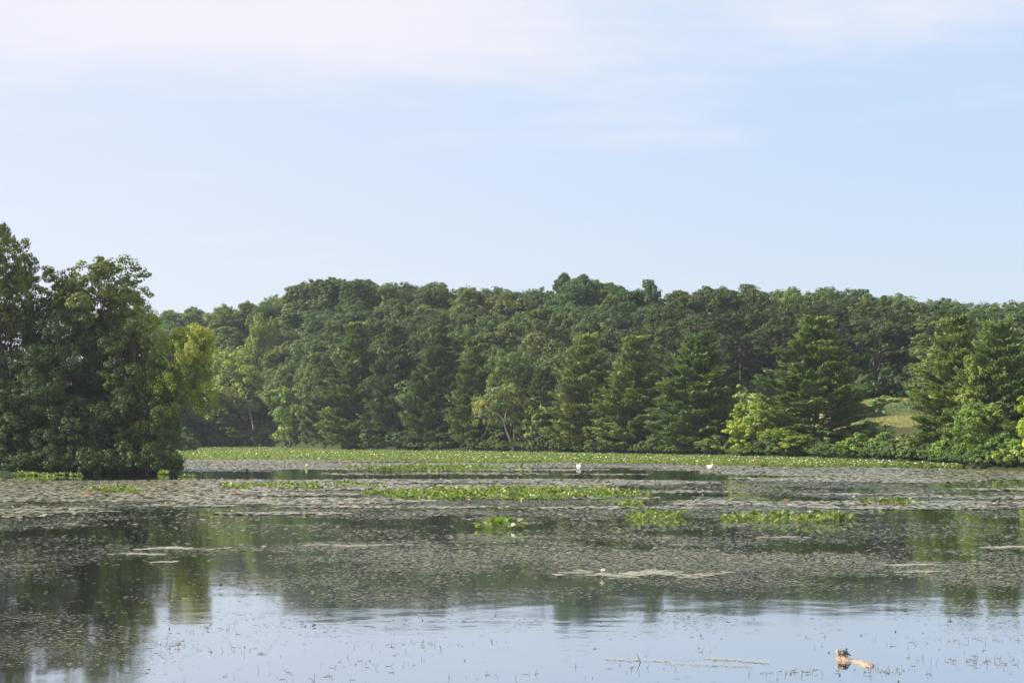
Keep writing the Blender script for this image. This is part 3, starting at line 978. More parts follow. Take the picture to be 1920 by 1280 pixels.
# overhanging willow limb at the right edge of the left mass
Yv = 138.5
mb = MB()
mb.sweep([pt(296, 800, Y=Yv), pt(300, 770, Y=Yv), pt(306, 742, Y=Yv), pt(318, 722, Y=Yv), pt(338, 716, Y=Yv), pt(360, 722, Y=Yv), pt(380, 738, Y=Yv), pt(400, 758, Y=Yv)],
         [.3, .26, .2, .15, .12, .1, .07, .03], 7)
mb.sweep([pt(300, 765, Y=Yv), pt(304, 700, Y=Yv), pt(318, 672, Y=Yv), pt(340, 668, Y=Yv), pt(362, 680, Y=Yv)], [.2, .15, .1, .08, .03], 6)
mb.sweep([pt(308, 880, Y=Yv), pt(313, 800, Y=Yv), pt(308, 742, Y=Yv)], [.10, .09, .06], 6)
root = thing('willow_tree', 'olive willow arching out over the water from the left point', 'tree', (float(xat(296, Yv)), Yv, 0.2))
off = Vector(root.location)
o = obj('trunk', mb.mesh('trunk', M_BARK), root)
o.location = -off
Cs = [(320, 655, 1.3), (338, 652, 1.2), (352, 668, 1.0), (330, 700, 1.2), (348, 706, 1.2), (368, 712, 1.2), (388, 728, 1.1), (310, 690, 1.2), (398, 745, .7), (360, 740, .8), (300, 660, 1.3), (318, 780, 1.0), (322, 740, .9), (378, 752, .7), (345, 730, 1.0), (365, 728, 1.0), (335, 715, 1.2), (352, 690, 1.1), (330, 640, .9), (322, 770, 1.0), (312, 720, 1.3), (316, 810, 1.0), (384, 712, .8)]
C = np.array([pt(a, b, rs.randn() * 1.0, Yv) for a, b, c in Cs])
V, Fq, T = foliage_from_lobes(C, np.array([c for a, b, c in Cs]), 11, 44, 0.24, C.mean(0), droop=1.1, aspect=0.25, fill=0.1)
o = obj('crown', mesh_np('crown', V, Fq, M_LEAF, T), root, color=(2.2, 1.95, .7))
o.location = -off

# ------------------------------------------------------------------ floating plants
def inbox(n, y0, y1, p0=-150, p1=2070):
    """random points uniform over the water seen between two rows"""
    Y = np.sqrt(rs.rand(n) * (dist(y0) ** 2 - dist(y1) ** 2) + dist(y1) ** 2)
    px = p0 + (p1 - p0) * rs.rand(n)
    return xat(px, Y), Y


def pxy(X, Y):
    return 960 + F * X / Y, HOR + CAM_H * F / Y


def discs(X, Y, Z, size, tilt, tone, k=7, cup=0.0, sx=1.0):
    """irregular rounded leaves with a notch, one k-gon fan each"""
    n = len(X)
    ang = np.linspace(0, 2 * np.pi, k, endpoint=False)[None, :] + rs.rand(n, 1) * 6.28
    rad = size[:, None] * 0.5 * (0.82 + 0.3 * rs.rand(n, k))
    rad[:, 0] *= 0.35
    tx = rs.randn(n, 1) * tilt
    ty = rs.randn(n, 1) * tilt
    dx_ = np.cos(ang) * rad * sx
    dy_ = np.sin(ang) * rad
    dz_ = dx_ * tx + dy_ * ty + cup * np.abs(np.sin(ang * 1.0)) * rad
    V = np.stack([X[:, None] + dx_, Y[:, None] + dy_, Z[:, None] + dz_], -1).reshape(-1, 3)
    return V, np.arange(n * k).reshape(n, k), np.repeat(tone, k)


def pad_mat(name, c_lo, c_mid, c_hi, rough=0.32, spec=0.8, trans=0.0, hue_noise=True):
    m, t, out = newmat(name)
    at = N(t, 'ShaderNodeAttribute', attribute_name='tone')
    cr = N(t, 'ShaderNodeValToRGB')
    cr.color_ramp.elements[0].color = (*c_lo, 1)
    cr.color_ramp.elements[1].color = (*c_hi, 1)
    cr.color_ramp.elements[0].position = 0.05
    cr.color_ramp.elements[1].position = 0.97
    e = cr.color_ramp.elements.new(0.5)
    e.color = (*c_mid, 1)
    if trans:
        cr.color_ramp.elements[-1].position = 0.955
        e = cr.color_ramp.elements.new(0.975)
        e.color = (0.30, 0.17, 0.05, 1)
    t.links.new(at.outputs['Fac'], cr.inputs[0])
    pr = N(t, 'ShaderNodeBsdfPrincipled', ins={'Roughness': rough, 'Specular IOR Level': spec})
    t.links.new(cr.outputs[0], pr.inputs['Base Color'])
    if trans:
        tr = N(t, 'ShaderNodeBsdfTranslucent')
        t.links.new(MIXC(t, 1.0, cr.outputs[0], (1.3, 1.5, 0.5), 'MULTIPLY'), tr.inputs[0])
        mx = N(t, 'ShaderNodeMixShader', ins={0: trans})
        t.links.new(pr.outputs[0], mx.inputs[1])
        t.links.new(tr.outputs[0], mx.inputs[2])
        t.links.new(mx.outputs[0], out.inputs[0])
    else:
        t.links.new(pr.outputs[0], out.inputs[0])
    return m


M_PAD = pad_mat('lily_pad_leaf', (0.19, 0.20, 0.11), (0.25, 0.24, 0.15), (0.36, 0.25, 0.17))
M_EMER = pad_mat('emergent_leaf', (0.07, 0.125, 0.018), (0.16, 0.21, 0.035), (0.30, 0.34, 0.12), rough=0.4, spec=0.45, trans=0.35)
M_RUST = pad_mat('withered_leaf', (0.14, 0.07, 0.03), (0.24, 0.12, 0.05), (0.30, 0.22, 0.08), rough=0.6, spec=0.3)
M_WEED = pad_mat('floating_weed', (0.065, 0.072, 0.032), (0.115, 0.122, 0.062), (0.23, 0.22, 0.14), rough=0.4, spec=0.5)
M_PETAL = plain_mat('white_petal', (0.80, 0.78, 0.70), rough=0.5, noise=0.05)
M_YELLOW = plain_mat('yellow_centre', (0.65, 0.45, 0.05), rough=0.6)

# rafts of pads: centre px, centre row, half width px, half height rows, strength
RAFTS = [(520, 872, 330, 10, 1.0), (1000, 875, 520, 9, .95), (1000, 888, 420, 4, .2), (1750, 884, 420, 13, 1.3), (1430, 884, 200, 8, .7), (1650, 902, 360, 7, .55), (540, 888, 260, 4, .25),
         (180, 914, 420, 17, 1.15), (620, 915, 420, 15, .9), (1050, 905, 420, 8, .7), (1120, 928, 420, 12, .75), (700, 938, 480, 7, .6), (160, 936, 260, 6, .9),
         (1780, 946, 330, 9, .9), (1500, 944, 230, 4, .5), (1560, 926, 300, 3, .3), (1880, 918, 230, 5, .7), (1850, 932, 200, 4, .5),
         (60, 955, 140, 7, .9), (30, 966, 90, 3, .7), (170, 958, 60, 2.5, .6), (330, 947, 140, 3, .5), (540, 962, 130, 3, .5), (760, 950, 330, 3, .35), (1150, 952, 330, 3, .35)]


def raft_field(X, Y):
    px, py = pxy(X, Y)
    f_ = np.full(len(X), -9.0)
    for a, b, c, d, s in RAFTS:
        q = s - ((px - a) / c) ** 2 - ((py - b) / d) ** 2
        f_ = np.maximum(f_, q)
    nz = fbm(X * 0.10 + 5, Y * 0.13, 4)
    lanes = vnoise(X * 0.035 + 9, Y * 0.16)
    return f_ + (nz - 0.5) * 2.6 + (lanes - 0.5) * 1.3


n = 330000
X, Y = inbox(n, 861, 969)
ff = raft_field(X, Y)
land = Y > shore(960 + F * X / Y) - 1
keep = (ff > 0.12) & ~land
X, Y = X[keep], Y[keep]
n = len(X)
tone = np.clip(0.35 + 0.5 * (fbm(X * 0.05, Y * 0.05) - 0.5) * 2 + rs.randn(n) * 0.16, 0, 1)
V, FK, T = discs(X, Y, 0.012 + 0.03 * rs.rand(n), 0.26 + 0.18 * rs.rand(n), 0.05, tone)
tag(obj('lily_pads', mesh_np('lily_pads', V, FK, M_PAD, T)), 'rafts of flat grey-green water lily pads covering the middle of the pond', 'lily pads', kind='stuff')
RX, RY = X, Y

# rusty withered pads among the rafts
ii = rs.choice(len(RX), 330, replace=False)
V, FK, T = discs(RX[ii], RY[ii], 0.10 + 0.05 * rs.rand(len(ii)), 0.22 + 0.12 * rs.rand(len(ii)), 0.25, rs.rand(len(ii)))
tag(obj('withered_pads', mesh_np('withered_pads', V, FK, M_RUST, T)), 'rust coloured withered lily pads scattered over the pad rafts', 'withered pads', kind='stuff')


# floating weed flecks
def weed_density(X, Y):
    px, py = pxy(X, Y)
    d = np.interp(py, [905, 950, 975, 1060, 1120, 1160, 1200, 1290], [.30, .46, .74, .76, .52, .20, .03, .02])
    # clear dark water, left
    clear = np.exp(-((px - 200) / 420) ** 4 - ((py - 1000) / 48) ** 4)
    d = d * (1 - 0.72 * clear)
    clear = np.exp(-((px - 1780) / 420) ** 4 - ((py - 1110) / 15) ** 4)
    d = d * (1 - 0.85 * clear)
    # dense bed bottom left
    bl = np.exp(-(np.maximum(px, 0) / 330) ** 6) * smooth((py - 1040) / 40)
    d = np.maximum(d, bl * np.interp(py, [1040, 1130, 1290], [.9, .85, .62]))
    nz = fbm(X * 0.35, Y * 0.28, 4)
    nz2 = fbm(X * 0.10 + 50, Y * 0.10, 3)
    return d * np.clip(0.25 + (nz - 0.40) * 3.8, 0.05, 1.3) * np.clip(0.4 + (nz2 - 0.36) * 3.0, 0.15, 1.3)


n = 2000000
X, Y = inbox(n, 900, 1292, -60, 1980)
w = (weed_density(X, Y) > rs.rand(n) * 1.0)
# area weighting favours the far rows; thin them
w &= rs.rand(n) < np.clip((48 / Y) ** 1.2, 0, 1)
X, Y = X[w], Y[w]
n = len(X)
px, py = pxy(X, Y)
sz = (0.020 + 0.050 * rs.rand(n) ** 2.5) * np.clip(Y / 38, 0.6, 2.2)
tone = np.clip(0.4 + (fbm(X * 0.08, Y * 0.08) - 0.5) * 1.6 + rs.randn(n) * 0.3, 0, 1)
V, FK, T = discs(X, Y, 0.008 + 0.012 * rs.rand(n), sz, 0.10, tone, k=6, sx=2.0)
tag(obj('floating_weed', mesh_np('floating_weed', V, FK, M_WEED, T)), 'fine mat of floating water weed flecking the dark water', 'water weed', kind='stuff')
print('pads', len(RX), 'weed', n)

# near clumps of weed stems poking out of the bright water
M_STEM = plain_mat('weed_stem', (0.13, 0.11, 0.085), rough=0.7)
cl_ = [(330, 1205, 40, 8, 60), (400, 1175, 60, 14, 60), (470, 1215, 60, 8, 50), (800, 1205, 90, 8, 90), (700, 1235, 90, 16, 60), (1490, 1255, 70, 7, 80), (1640, 1252, 80, 8, 110),
       (1840, 1235, 90, 12, 160), (1700, 1200, 110, 10, 60), (1860, 1195, 80, 8, 60), (1310, 1214, 20, 4, 12), (1425, 1256, 12, 4, 10), (1180, 1250, 60, 8, 30), (560, 1262, 120, 14, 60),
       (1620, 1105, 50, 4, 20), (950, 1262, 120, 10, 40), (130, 1130, 150, 20, 60)]
mb = MB()
for a, b, c, d, k in cl_:
    for q in range(int(k * 0.4)):
        px_, py_ = a + rs.randn() * c * 0.65, b + rs.randn() * d * 0.55
        if py_ > 1285:
            continue
        Yp = dist(py_)
        Xp = xat(px_, Yp)
        hgt = 0.015 + 0.06 * rs.rand() ** 2
        lean_ = rs.randn(2) * 0.02
        p0 = np.array([Xp, Yp, -0.02])
        p1 = p0 + np.array([lean_[0], lean_[1], hgt + 0.02])
        mb.sweep(np.stack([p0, (p0 + p1) / 2 + rs.randn(3) * 0.003, p1]), [.003, .0026, .002], 4)
        if rs.rand() < 0.5:
            g = rs.rand() * 6.28
            L = 0.03 + 0.07 * rs.rand()
            e = p0 + np.array([math.cos(g) * L, math.sin(g) * L, 0.025])
            mb.sweep(np.stack([p0 + [0, 0, .02], (p0 + e) / 2 + [0, 0, 0.012], e]), [.0026, .0026, .002], 4)
tag(obj('weed_stems', mb.mesh('weed_stems', M_STEM, False)), 'thin brown weed stems poking out of the bright near water', 'weed stems', kind='stuff')

# yellow strands of floating weed near the bent reed
M_YW = plain_mat('yellow_weed', (0.36, 0.34, 0.16), rough=0.4)
n = 620
a = rs.rand(n)
which = rs.randint(3, size=n)
pxa = np.choose(which, [1135 + 120 * a, 1240 + 165 * a, 1316 + 120 * a])
pya = np.choose(which, [1230.5 + 3.5 * a, 1238 + 6 * a, 1228 + 9 * a]) + rs.randn(n) * 1.2
Yv_ = dist(pya)
V, FK, T = discs(xat(pxa, Yv_), Yv_, np.full(n, 0.010) + 0.004 * rs.rand(n), 0.012 + 0.03 * rs.rand(n), 0.03, rs.rand(n), k=6)
tag(obj('yellow_weed', mesh_np('yellow_weed', V, FK, M_YW, T)), 'thin yellow strands of floating weed beside the bent reed', 'water weed', kind='stuff')

# dark seeds and scraps drifting
M_SEED = plain_mat('dark_seed', (0.02, 0.015, 0.012), rough=0.5)
X, Y = inbox(36, 1150, 1285, 0, 1920)
mb = MB()
for x, y in zip(X, Y):
    s = 0.006 + 0.009 * rs.rand()
    mb.sweep([(x - s, y, 0.008), (x - s * .5, y, .012), (x + s * .5, y, .012), (x + s, y, .008)], [.002, s * .7, s * .7, .002], 6)
tag(obj('floating_seeds', mb.mesh('floating_seeds', M_SEED)), 'tiny dark seeds and scraps drifting on the near water', 'seeds', kind='stuff')

# ---- individually floating pads (nearest small rafts)
pad_me = []
for k in range(5):
    V, FK, T = discs(np.zeros(1), np.zeros(1), np.zeros(1), np.array([0.36]), 0.02, np.array([0.1 + 0.18 * k]), k=16)
    V = np.concatenate([V, V - np.array([0, 0, 0.008])])
    me = bpy.data.meshes.new('lily_pad')
    kk = 16
    faces = [tuple(range(kk)), tuple(range(2 * kk - 1, kk - 1, -1))] + [(j, (j + 1) % kk, (j + 1) % kk + kk, j + kk) for j in range(kk)]
    me.from_pydata([tuple(v) for v in V], [], faces)
    at_ = me.attributes.new('tone', 'FLOAT', 'POINT')
    at_.data.foreach_set('value', np.full(2 * kk, 0.1 + 0.18 * k, np.float32))
    me.materials.append(M_PAD)
    pad_me.append(me)
NRAFT = [(325, 1027, 82, 1.6, 46, 'flat pad in the long thin raft at left'),
         (262, 1037, 50, 1.1, 26, 'flat pad in the shorter thin raft at left'),
         (314, 1052, 22, .8, 8, 'flat pad in the small patch below the left rafts'),
         (660, 1021, 80, 1.3, 38, 'flat pad in the thin raft left of the lone clump'),
         (1215, 1074, 125, 4.0, 92, 'flat pad in the large near raft right of the middle'),
         (1705, 1057, 60, 1.2, 24, 'flat pad in the upper of two short rafts at right'),
         (1720, 1070, 42, .8, 14, 'flat pad in the lower of two short rafts at right'),
         (1885, 1024, 42, 1.3, 18, 'flat pad in the raft touching the right border'),
         (1465, 1006, 38, .9, 12, 'flat pad in the thin raft below the long right-hand leaf clump')]
for a, b, c, d, k, lab in NRAFT:
    k = int(k * 1.25)
    for q in range(k):
        px_ = a + float(np.clip(rs.randn() * 0.5, -1.35, 1.35)) * c
        py_ = b + float(np.clip(rs.randn() * 0.5, -1.4, 1.4)) * d + 0.9 * d * math.sin(px_ * 0.045 + b)
        Yp = dist(py_)
        o = obj('lily_pad', pad_me[rs.randint(5)], None, (xat(px_, Yp), Yp, 0.012 + 0.004 * (q % 3) + 0.002 * rs.rand()), rs.rand() * 6.28, 0.45 + 0.75 * rs.rand())
        o.rotation_euler[0] = rs.randn() * 0.02
        w1 = 'left end' if px_ < a - c * .34 else 'right end' if px_ > a + c * .34 else 'middle'
        w2 = 'back' if py_ < b else 'front'
        tag(o, f'{lab}, {w2} {w1}', 'lily pad', 'lily pads of the near rafts')

# ---- emergent pond-lily plants
def leaf_np(L=0.26, W=0.21, cup=0.05):
    """heart shaped leaf, base at the origin, pointing +X"""
    k = 14
    th = np.linspace(0, 2 * np.pi, k, endpoint=False)
    x = L * 0.5 * (1 - np.cos(th)) - L * 0.12 * np.exp(-((th - 0) / 0.5) ** 2) * 0
    y = W * 0.5 * np.sin(th) * (1.1 - 0.25 * x / L)
    x[1] -= L * 0.14
    x[-1] -= L * 0.14
    x[0] += L * 0.10
    z = cup * (np.abs(y) / (W * 0.5)) ** 1.5 * 1.0
    V = np.stack([x, y, z], 1)
    c = np.array([[L * 0.45, 0, 0]])
    V = np.concatenate([V, c])
    Fq = [(k, j, (j + 1) % k) for j in range(k)]
    return V, np.array(Fq)


def rotm(yaw, pitch, roll):
    cy, sy = math.cos(yaw), math.sin(yaw)
    cp, sp = math.cos(pitch), math.sin(pitch)
    cr_, sr = math.cos(roll), math.sin(roll)
    Rz = np.array([[cy, -sy, 0], [sy, cy, 0], [0, 0, 1]])
    Ry = np.array([[cp, 0, -sp], [0, 1, 0], [sp, 0, cp]])
    Rx = np.array([[1, 0, 0], [0, cr_, -sr], [0, sr, cr_]])
    return Rz @ Ry @ Rx


def plant_data(nleaf, spread, hmax, scale=1.0):
    out_ = []
    for k in range(nleaf):
        yaw = rs.rand() * 6.28
        r_ = spread * math.sqrt(rs.rand())
        h_ = 0.05 + (hmax - 0.05) * rs.rand()
        base_ = np.array([math.cos(yaw) * r_, math.sin(yaw) * r_, h_])
        V, Fq = leaf_np(0.235 * scale * (0.8 + 0.5 * rs.rand()), 0.19 * scale * (0.8 + 0.4 * rs.rand()), 0.05)
        V = V @ rotm(yaw + rs.randn() * 0.6, -0.1 + rs.randn() * 0.5 + 0.3, rs.randn() * 0.45).T + base_
        foot = np.array([math.cos(yaw) * r_ * 0.4, math.sin(yaw) * r_ * 0.4, -0.05])
        out_.append((V, Fq, foot, base_, rs.rand()))
    return out_


M_STALK = plain_mat('green_stalk', (0.16, 0.22, 0.06), rough=0.4)


def near_plant(nleaf=13, spread=0.36, hmax=0.26):
    prt = []
    for V, Fq, foot, b_, tn in plant_data(nleaf, spread, hmax, 1.05):
        mat = M_EMER
        prt.append(('leaf', mesh_np('leaf', V, Fq, mat, np.full(len(V), tn))))
        mb = MB()
        mid = (foot + b_) / 2 + np.array([0, 0, 0.03])
        mb.sweep(np.stack([foot, mid, b_]), [.009, .008, .006], 5)
        prt.append(('stalk', mb.mesh('stalk', M_STALK)))
    return prt


np_protos = [near_plant() for _ in range(4)]


def put_near(px_, py_, label, k=None, s=1.0, group=None):
    Yp = dist(py_)
    root = thing('pond_lily', label, 'water plant', (float(xat(px_, Yp)), Yp, 0), group, rs.rand() * 6.28, s)
    lf = root
    for nm, me in np_protos[rs.randint(4) if k is None else k]:
        if nm == 'leaf':
            lf = obj(nm, me, root)
        else:
            obj(nm, me, lf)
    return root


put_near(912, 990, 'leftmost leafy tuft of the small clump alone on open water', 0, 1.05, 'pond lilies of the small lone clump')
put_near(937, 991, 'middle leafy tuft of the small clump alone on open water', 1, 1.0, 'pond lilies of the small lone clump')
put_near(961, 991, 'rightmost leafy tuft of the small clump alone on open water', 2, 1.05, 'pond lilies of the small lone clump')
for k in range(13):
    put_near(1182 + 94 * (k + rs.rand() * 0.6) / 13, 965 + rs.rand() * 9, 'leafy green plant in the short dense clump right of the lone tuft clump', None, 0.5 + 0.35 * rs.rand(), 'pond lilies of the short right clump')
for k in range(36):
    u = (k + rs.rand() * 0.7) / 36
    put_near(1350 + 240 * u + rs.randn() * 5, 966 + 13 * rs.rand() + 2 * u, 'leafy green plant in the long ragged clump, ' + ('left part', 'middle', 'right part')[k // 12], None, 0.42 + 0.5 * rs.rand() ** 1.5 * (0.6 + u), 'pond lilies of the long right clump')


def far_plant(nleaf=22, spread=0.62, hmax=0.22):
    Vs, Fs, Ts = [], [], []
    n_ = 0
    for V, Fq, foot, b_, tn in plant_data(nleaf, spread, hmax, 0.85):
        Vs.append(V)
        Fs.append(Fq + n_)
        Ts.append(np.full(len(V), tn))
        n_ += len(V)
    return mesh_np('pond_lily', np.concatenate(Vs), np.concatenate(Fs), M_EMER, np.concatenate(Ts))


fp = [far_plant() for _ in range(6)]
BEDS = [(950, 927, 266, 10.5, 170, 'leafy green plant in the long central bed', 'pond lilies of the central bed'),
        (800, 931, 110, 7, 22, 'leafy green plant in the front lobe of the central bed', 'pond lilies of the central bed'),
        (560, 912, 170, 5, 34, 'green plant in the thin left bed', 'pond lilies of the left thin bed'),
        (212, 921, 48, 4, 16, 'bright plant in the short bed before the dark point', 'pond lilies of the short left bed'),
        (97, 891, 60, 2.5, 14, 'pale plant at the foot of the dark left trees', 'pond lilies under the left trees'),
        (352, 894, 18, 1.5, 3, 'small green plant off the tip of the left point', 'pond lilies off the left point'),
        (1190, 950, 30, 3, 4, 'small green tuft between the central bed and the short right clump', 'pond lilies between the clumps'),
        (1662, 946, 30, 3, 5, 'small green tuft with rusty leaves in the right-hand pad raft', 'pond lilies of the right raft')]
for a, b, c, d, k, lab, grp in BEDS:
    for q in range(k):
        rr, th = math.sqrt(rs.rand()), rs.rand() * 6.28
        px_, py_ = a + rr * math.cos(th) * c, b + rr * math.sin(th) * d
        Yp = dist(py_)
        o = obj('pond_lily', fp[rs.randint(6)], None, (float(xat(px_, Yp)), Yp, 0.0), rs.rand() * 6.28, 0.55 + 0.6 * rs.rand())
        if k > 12:
            side_ = ('left end', 'left middle', 'right middle', 'right end')[int(np.clip((px_ - a + c) / (2 * c) * 4, 0, 3))]
            row_ = ('back edge', 'middle', 'front edge')[int(np.clip((py_ - b + d) / (2 * d) * 3, 0, 2))]
            tag(o, f'{lab}, {side_}, {row_}', 'water plant', grp)
        else:
            tag(o, lab, 'water plant', grp)


# far strip of raised leaves along the shore, and the thin far bed
def strip(n, fn, size, hz, name, label):
    X, Y, tone = fn(n)
    n = len(X)
    P = np.stack([X, Y, 0.08 + hz * rs.rand(n)], 1)
    Nn = np.stack([rs.randn(n) * 0.55, rs.randn(n) * 0.55, 0.55 + rs.rand(n) * 0.5], 1)
    V, Fq, T = leaves(P, Nn, size, tone, 0.85)
    tag(obj(name, mesh_np(name, V, Fq, M_EMER, T)), label, 'lily leaves', kind='stuff')


def f1(n):
    px_ = 300 + 1500 * rs.rand(n)
    s_ = shore(px_)
    top = HOR + CAM_H * F / s_
    wd = np.interp(px_, [300, 600, 1000, 1500, 1620, 1800], [24, 19, 17, 15, 9, 3]) * (0.9 + 0.25 * fbm(px_ * 0.012, px_ * 0))
    py_ = top - 0.5 + wd * rs.rand(n) ** 0.9
    Y_ = CAM_H * F / (py_ - HOR)
    X_ = xat(px_, Y_)
    edge = fbm(X_ * 0.08, Y_ * 0.06) - 0.5
    ok = (rs.rand(n) < 1.25 - ((py_ - top) / wd) ** 4 + edge) & (Y_ > 130)
    tone = np.clip(0.45 + rs.randn(n) * 0.3, 0, 1)
    return X_[ok], Y_[ok], tone[ok]


def f2(n):
    px_ = 805 + 62 * rs.randn(n)
    py_ = 879 + rs.randn(n) * 1.5 - np.abs(px_ - 800) * 0.003
    Y_ = CAM_H * F / (py_ - HOR)
    return xat(px_, Y_), Y_, np.clip(0.4 + rs.randn(n) * 0.3, 0, 1)


strip(95000, f1, 0.30, 0.30, 'lily_leaves', 'bright green belt of raised lily leaves along the far shore')
strip(1800, f2, 0.34, 0.25, 'lily_leaves', 'thin green streak of raised leaves beyond the central bed')

# ---- white blossoms
def blossom(detail=True):
    mb = MB()
    for ring, (m_, L, tilt) in enumerate(((8, 0.075, 0.5), (7, 0.06, 1.0))):
        for k in range(m_):
            a = k * 2 * np.pi / m_ + ring * 0.4
            V = np.array([[0.008, 0, 0], [L * 0.55, 0.018, 0.004], [L, 0, 0.01], [L * 0.55, -0.018, 0.004]])
            V = V @ rotm(a, tilt, 0).T + np.array([0, 0, 0.02])
            mb.add(V, [(0, 1, 2, 3)])
    return mb.mesh('petals', M_PETAL, False)


pet = blossom()
mb = MB()
mb.sweep([(0, 0, 0.0), (0, 0, 0.03), (0, 0, 0.045)], [.014, .018, .006], 8)
cen = mb.mesh('centre', M_YELLOW)
cnt = 0
idx = rs.permutation(len(RX))[:215]
for i in idx:
    x, y = float(RX[i]), float(RY[i])
    px_, py_ = pxy(x, y)
    if px_ < 0 or px_ > 1920:
        continue
    where = [b_ for b_ in ((200, 'the far left'), (330, 'the tip of the left point'), (420, 'the golden tree'), (560, 'the leaning willow'), (700, 'the first left pines'), (860, 'the dark left pines'), (1000, 'the half-bare tree'), (1120, 'the left swan'), (1250, 'the pointed pine'), (1380, 'the right swan'), (1460, 'the bright bush'), (1600, 'the widest pine'), (1720, 'the clearing'), (9999, 'the right-hand pines')) if px_ < b_[0]][0][1]
    rk = 'far pad rafts' if py_ < 895 else 'near pad rafts'
    o = obj('water_lily_flower', pet, None, (x, y, 0.03 + 0.05 * rs.rand()), rs.rand() * 6.28, 1.0 + 0.8 * rs.rand())
    tag(o, f'tiny white blossom in the {rk}, straight below {where}', 'water lily', 'white water lily blossoms')
for px_, py_, s in ((1482, 964, 1.9), (1516, 964, 2.2), (1598, 932, 1.7), (1703, 936, 1.7), (1128, 1075, 1.4), (880, 938, 1.6), (1000, 1020, .1)):
    if s < 1:
        continue
    Yp = dist(py_ + 3)
    o = thing('water_lily_flower', {1482: 'white blossom above the left half of the long right clump', 1516: 'largest white blossom standing in the long right clump',
                                    1598: 'white blossom in the dark lane above the right-hand raft', 1703: 'white blossom on the right-hand raft by rusty leaves',
                                    1128: 'white blossom at the left of the large near raft', 880: 'white blossom before the central leafy bed'}[px_],
              'water lily', (float(xat(px_, Yp)), Yp, 0.08), 'white water lily blossoms', 0, s)
    obj('petals', pet, o)
    obj('centre', cen, o)
# blossom dots in the far belt, past counting
X, Y, _ = f1(600)
mb = MB()
n = len(X)
P = np.stack([X, Y, 0.36 + 0.1 * rs.rand(n)], 1)
V, Fq, T = leaves(P, np.stack([rs.randn(n) * .5, -1 + rs.randn(n) * .4, np.ones(n)], 1), 0.15, rs.rand(n), 0.9)
tag(obj('belt_blossoms', mesh_np('belt_blossoms', V, Fq, M_PETAL, T)), 'specks of white blossom over the far green leaf belt', 'blossoms', kind='stuff')

# ------------------------------------------------------------------ bent reed
Yr = dist(1236)
sx = Yr / F
bx = float(xat(1198, Yr))
mb = MB()
mb.sweep([(0, 0, -0.15), (0.0, 0, 0.0), (-0.02 * 1, 0, 0.06), (-7 * sx, 0, 18 * sx)], [.009, .008, .006, .003], 6)
o = obj('reed', mb.mesh('reed', M_STEM), None, (bx, Yr, 0))
tag(o, 'single dark reed slanting out of the bright near water', 'reed')

# ------------------------------------------------------------------ log and turtle
m, t, out = newmat('weathered_log')
M_LOG = m
tcn = N(t, 'ShaderNodeTexCoord')
nz = N(t, 'ShaderNodeTexNoise', ins={'Scale': 9.0, 'Detail': 6.0, 'Roughness': 0.7})
mp = N(t, 'ShaderNodeMapping')
mp.inputs['Scale'].default_value = (1, 3, 3)
t.links.new(tcn.outputs['Object'], mp.inputs[0])
t.links.new(mp.outputs[0], nz.inputs['Vector'])
c = MIXC(t, RAMP(t, nz.outputs[0], (0.38, 0.62, 0, 1)), (0.12, 0.09, 0.065), (0.50, 0.34, 0.23))
pr = N(t, 'ShaderNodeBsdfPrincipled', ins={'Roughness': 0.7})
t.links.new(c, pr.inputs['Base Color'])
bp = N(t, 'ShaderNodeBump', ins={'Strength': 0.8, 'Distance': 0.02})
t.links.new(nz.outputs[0], bp.inputs['Height'])
t.links.new(bp.outputs[0], pr.inputs['Normal'])
t.links.new(pr.outputs[0], out.inputs[0])


def wp(px_, py_):
    Yp = dist(py_)
    return np.array([xat(px_, Yp), Yp, 0.0])


A = wp(1571, 1231)
B = wp(1629, 1243)
L0 = wp(1590, 1232)
mb = MB()
pth = [wp(1550, 1224) + [0, 0, -.10], wp(1566, 1229) + [0, 0, -.02], A + [0, 0, 0.0], wp(1580, 1232) + [0, 0, 0.0], wp(1592, 1233) + [0, 0, -.02], wp(1604, 1236), wp(1616, 1240), wp(1627, 1243), wp(1632, 1244) + [0, 0, -.03]]
mb.sweep(pth, np.array([[.03, .03], [.045, .05], [.06, .07], [.06, .06], [.035, .03], [.055, .04], [.07, .045], [.05, .04], [.012, .012]]), 12, jitter=0.22)
log_root = obj('log', mb.mesh('log', M_LOG))
tag(log_root, 'pale orange-brown half-sunken log with the turtle on it', 'log')
mb = MB()
s0 = wp(1568, 1230)
mb.sweep([s0 + [0, 0, -.02], s0 + [-.015, 0, .06], s0 + [-.03, 0, .12], s0 + [-.02, 0, .15]], [.032, .028, .026, .018], 8, jitter=0.2)
mb.sweep([s0 + [0.01, 0, .0], s0 + [.02, 0, .07], s0 + [.018, 0, .15]], [.016, .014, .008], 6, jitter=0.2)
obj('stub', mb.mesh('stub', M_LOG), log_root)

M_SHELL = plain_mat('turtle_shell', (0.035, 0.04, 0.045), rough=0.3, spec=0.7, noise=0.4, scale=30)
M_SKIN = plain_mat('turtle_skin', (0.05, 0.05, 0.03), rough=0.5, noise=0.4, scale=60)
M_PLAS = plain_mat('turtle_underside', (0.45, 0.30, 0.08), rough=0.5, noise=0.2)
tp = A + np.array([0.045, -0.01, 0.062])
root = thing('turtle', 'small dark turtle basking on the log with its head raised', 'turtle', tuple(tp), None, math.radians(62), 0.85)
nu, nv = 18, 8
V = []
for i in range(nv + 1):
    ph = i / nv * math.pi / 2
    for j in range(nu):
        th = j / nu * 2 * math.pi
        rx, ry = 0.095, 0.072
        rr = math.cos(ph) ** 0.8 if i < nv else 0.001
        bump_ = 1 + 0.03 * math.sin(th * 7) * math.cos(ph)
        V.append((rx * rr * math.cos(th) * bump_, ry * rr * math.sin(th) * bump_, 0.035 + 0.06 * math.sin(ph)))
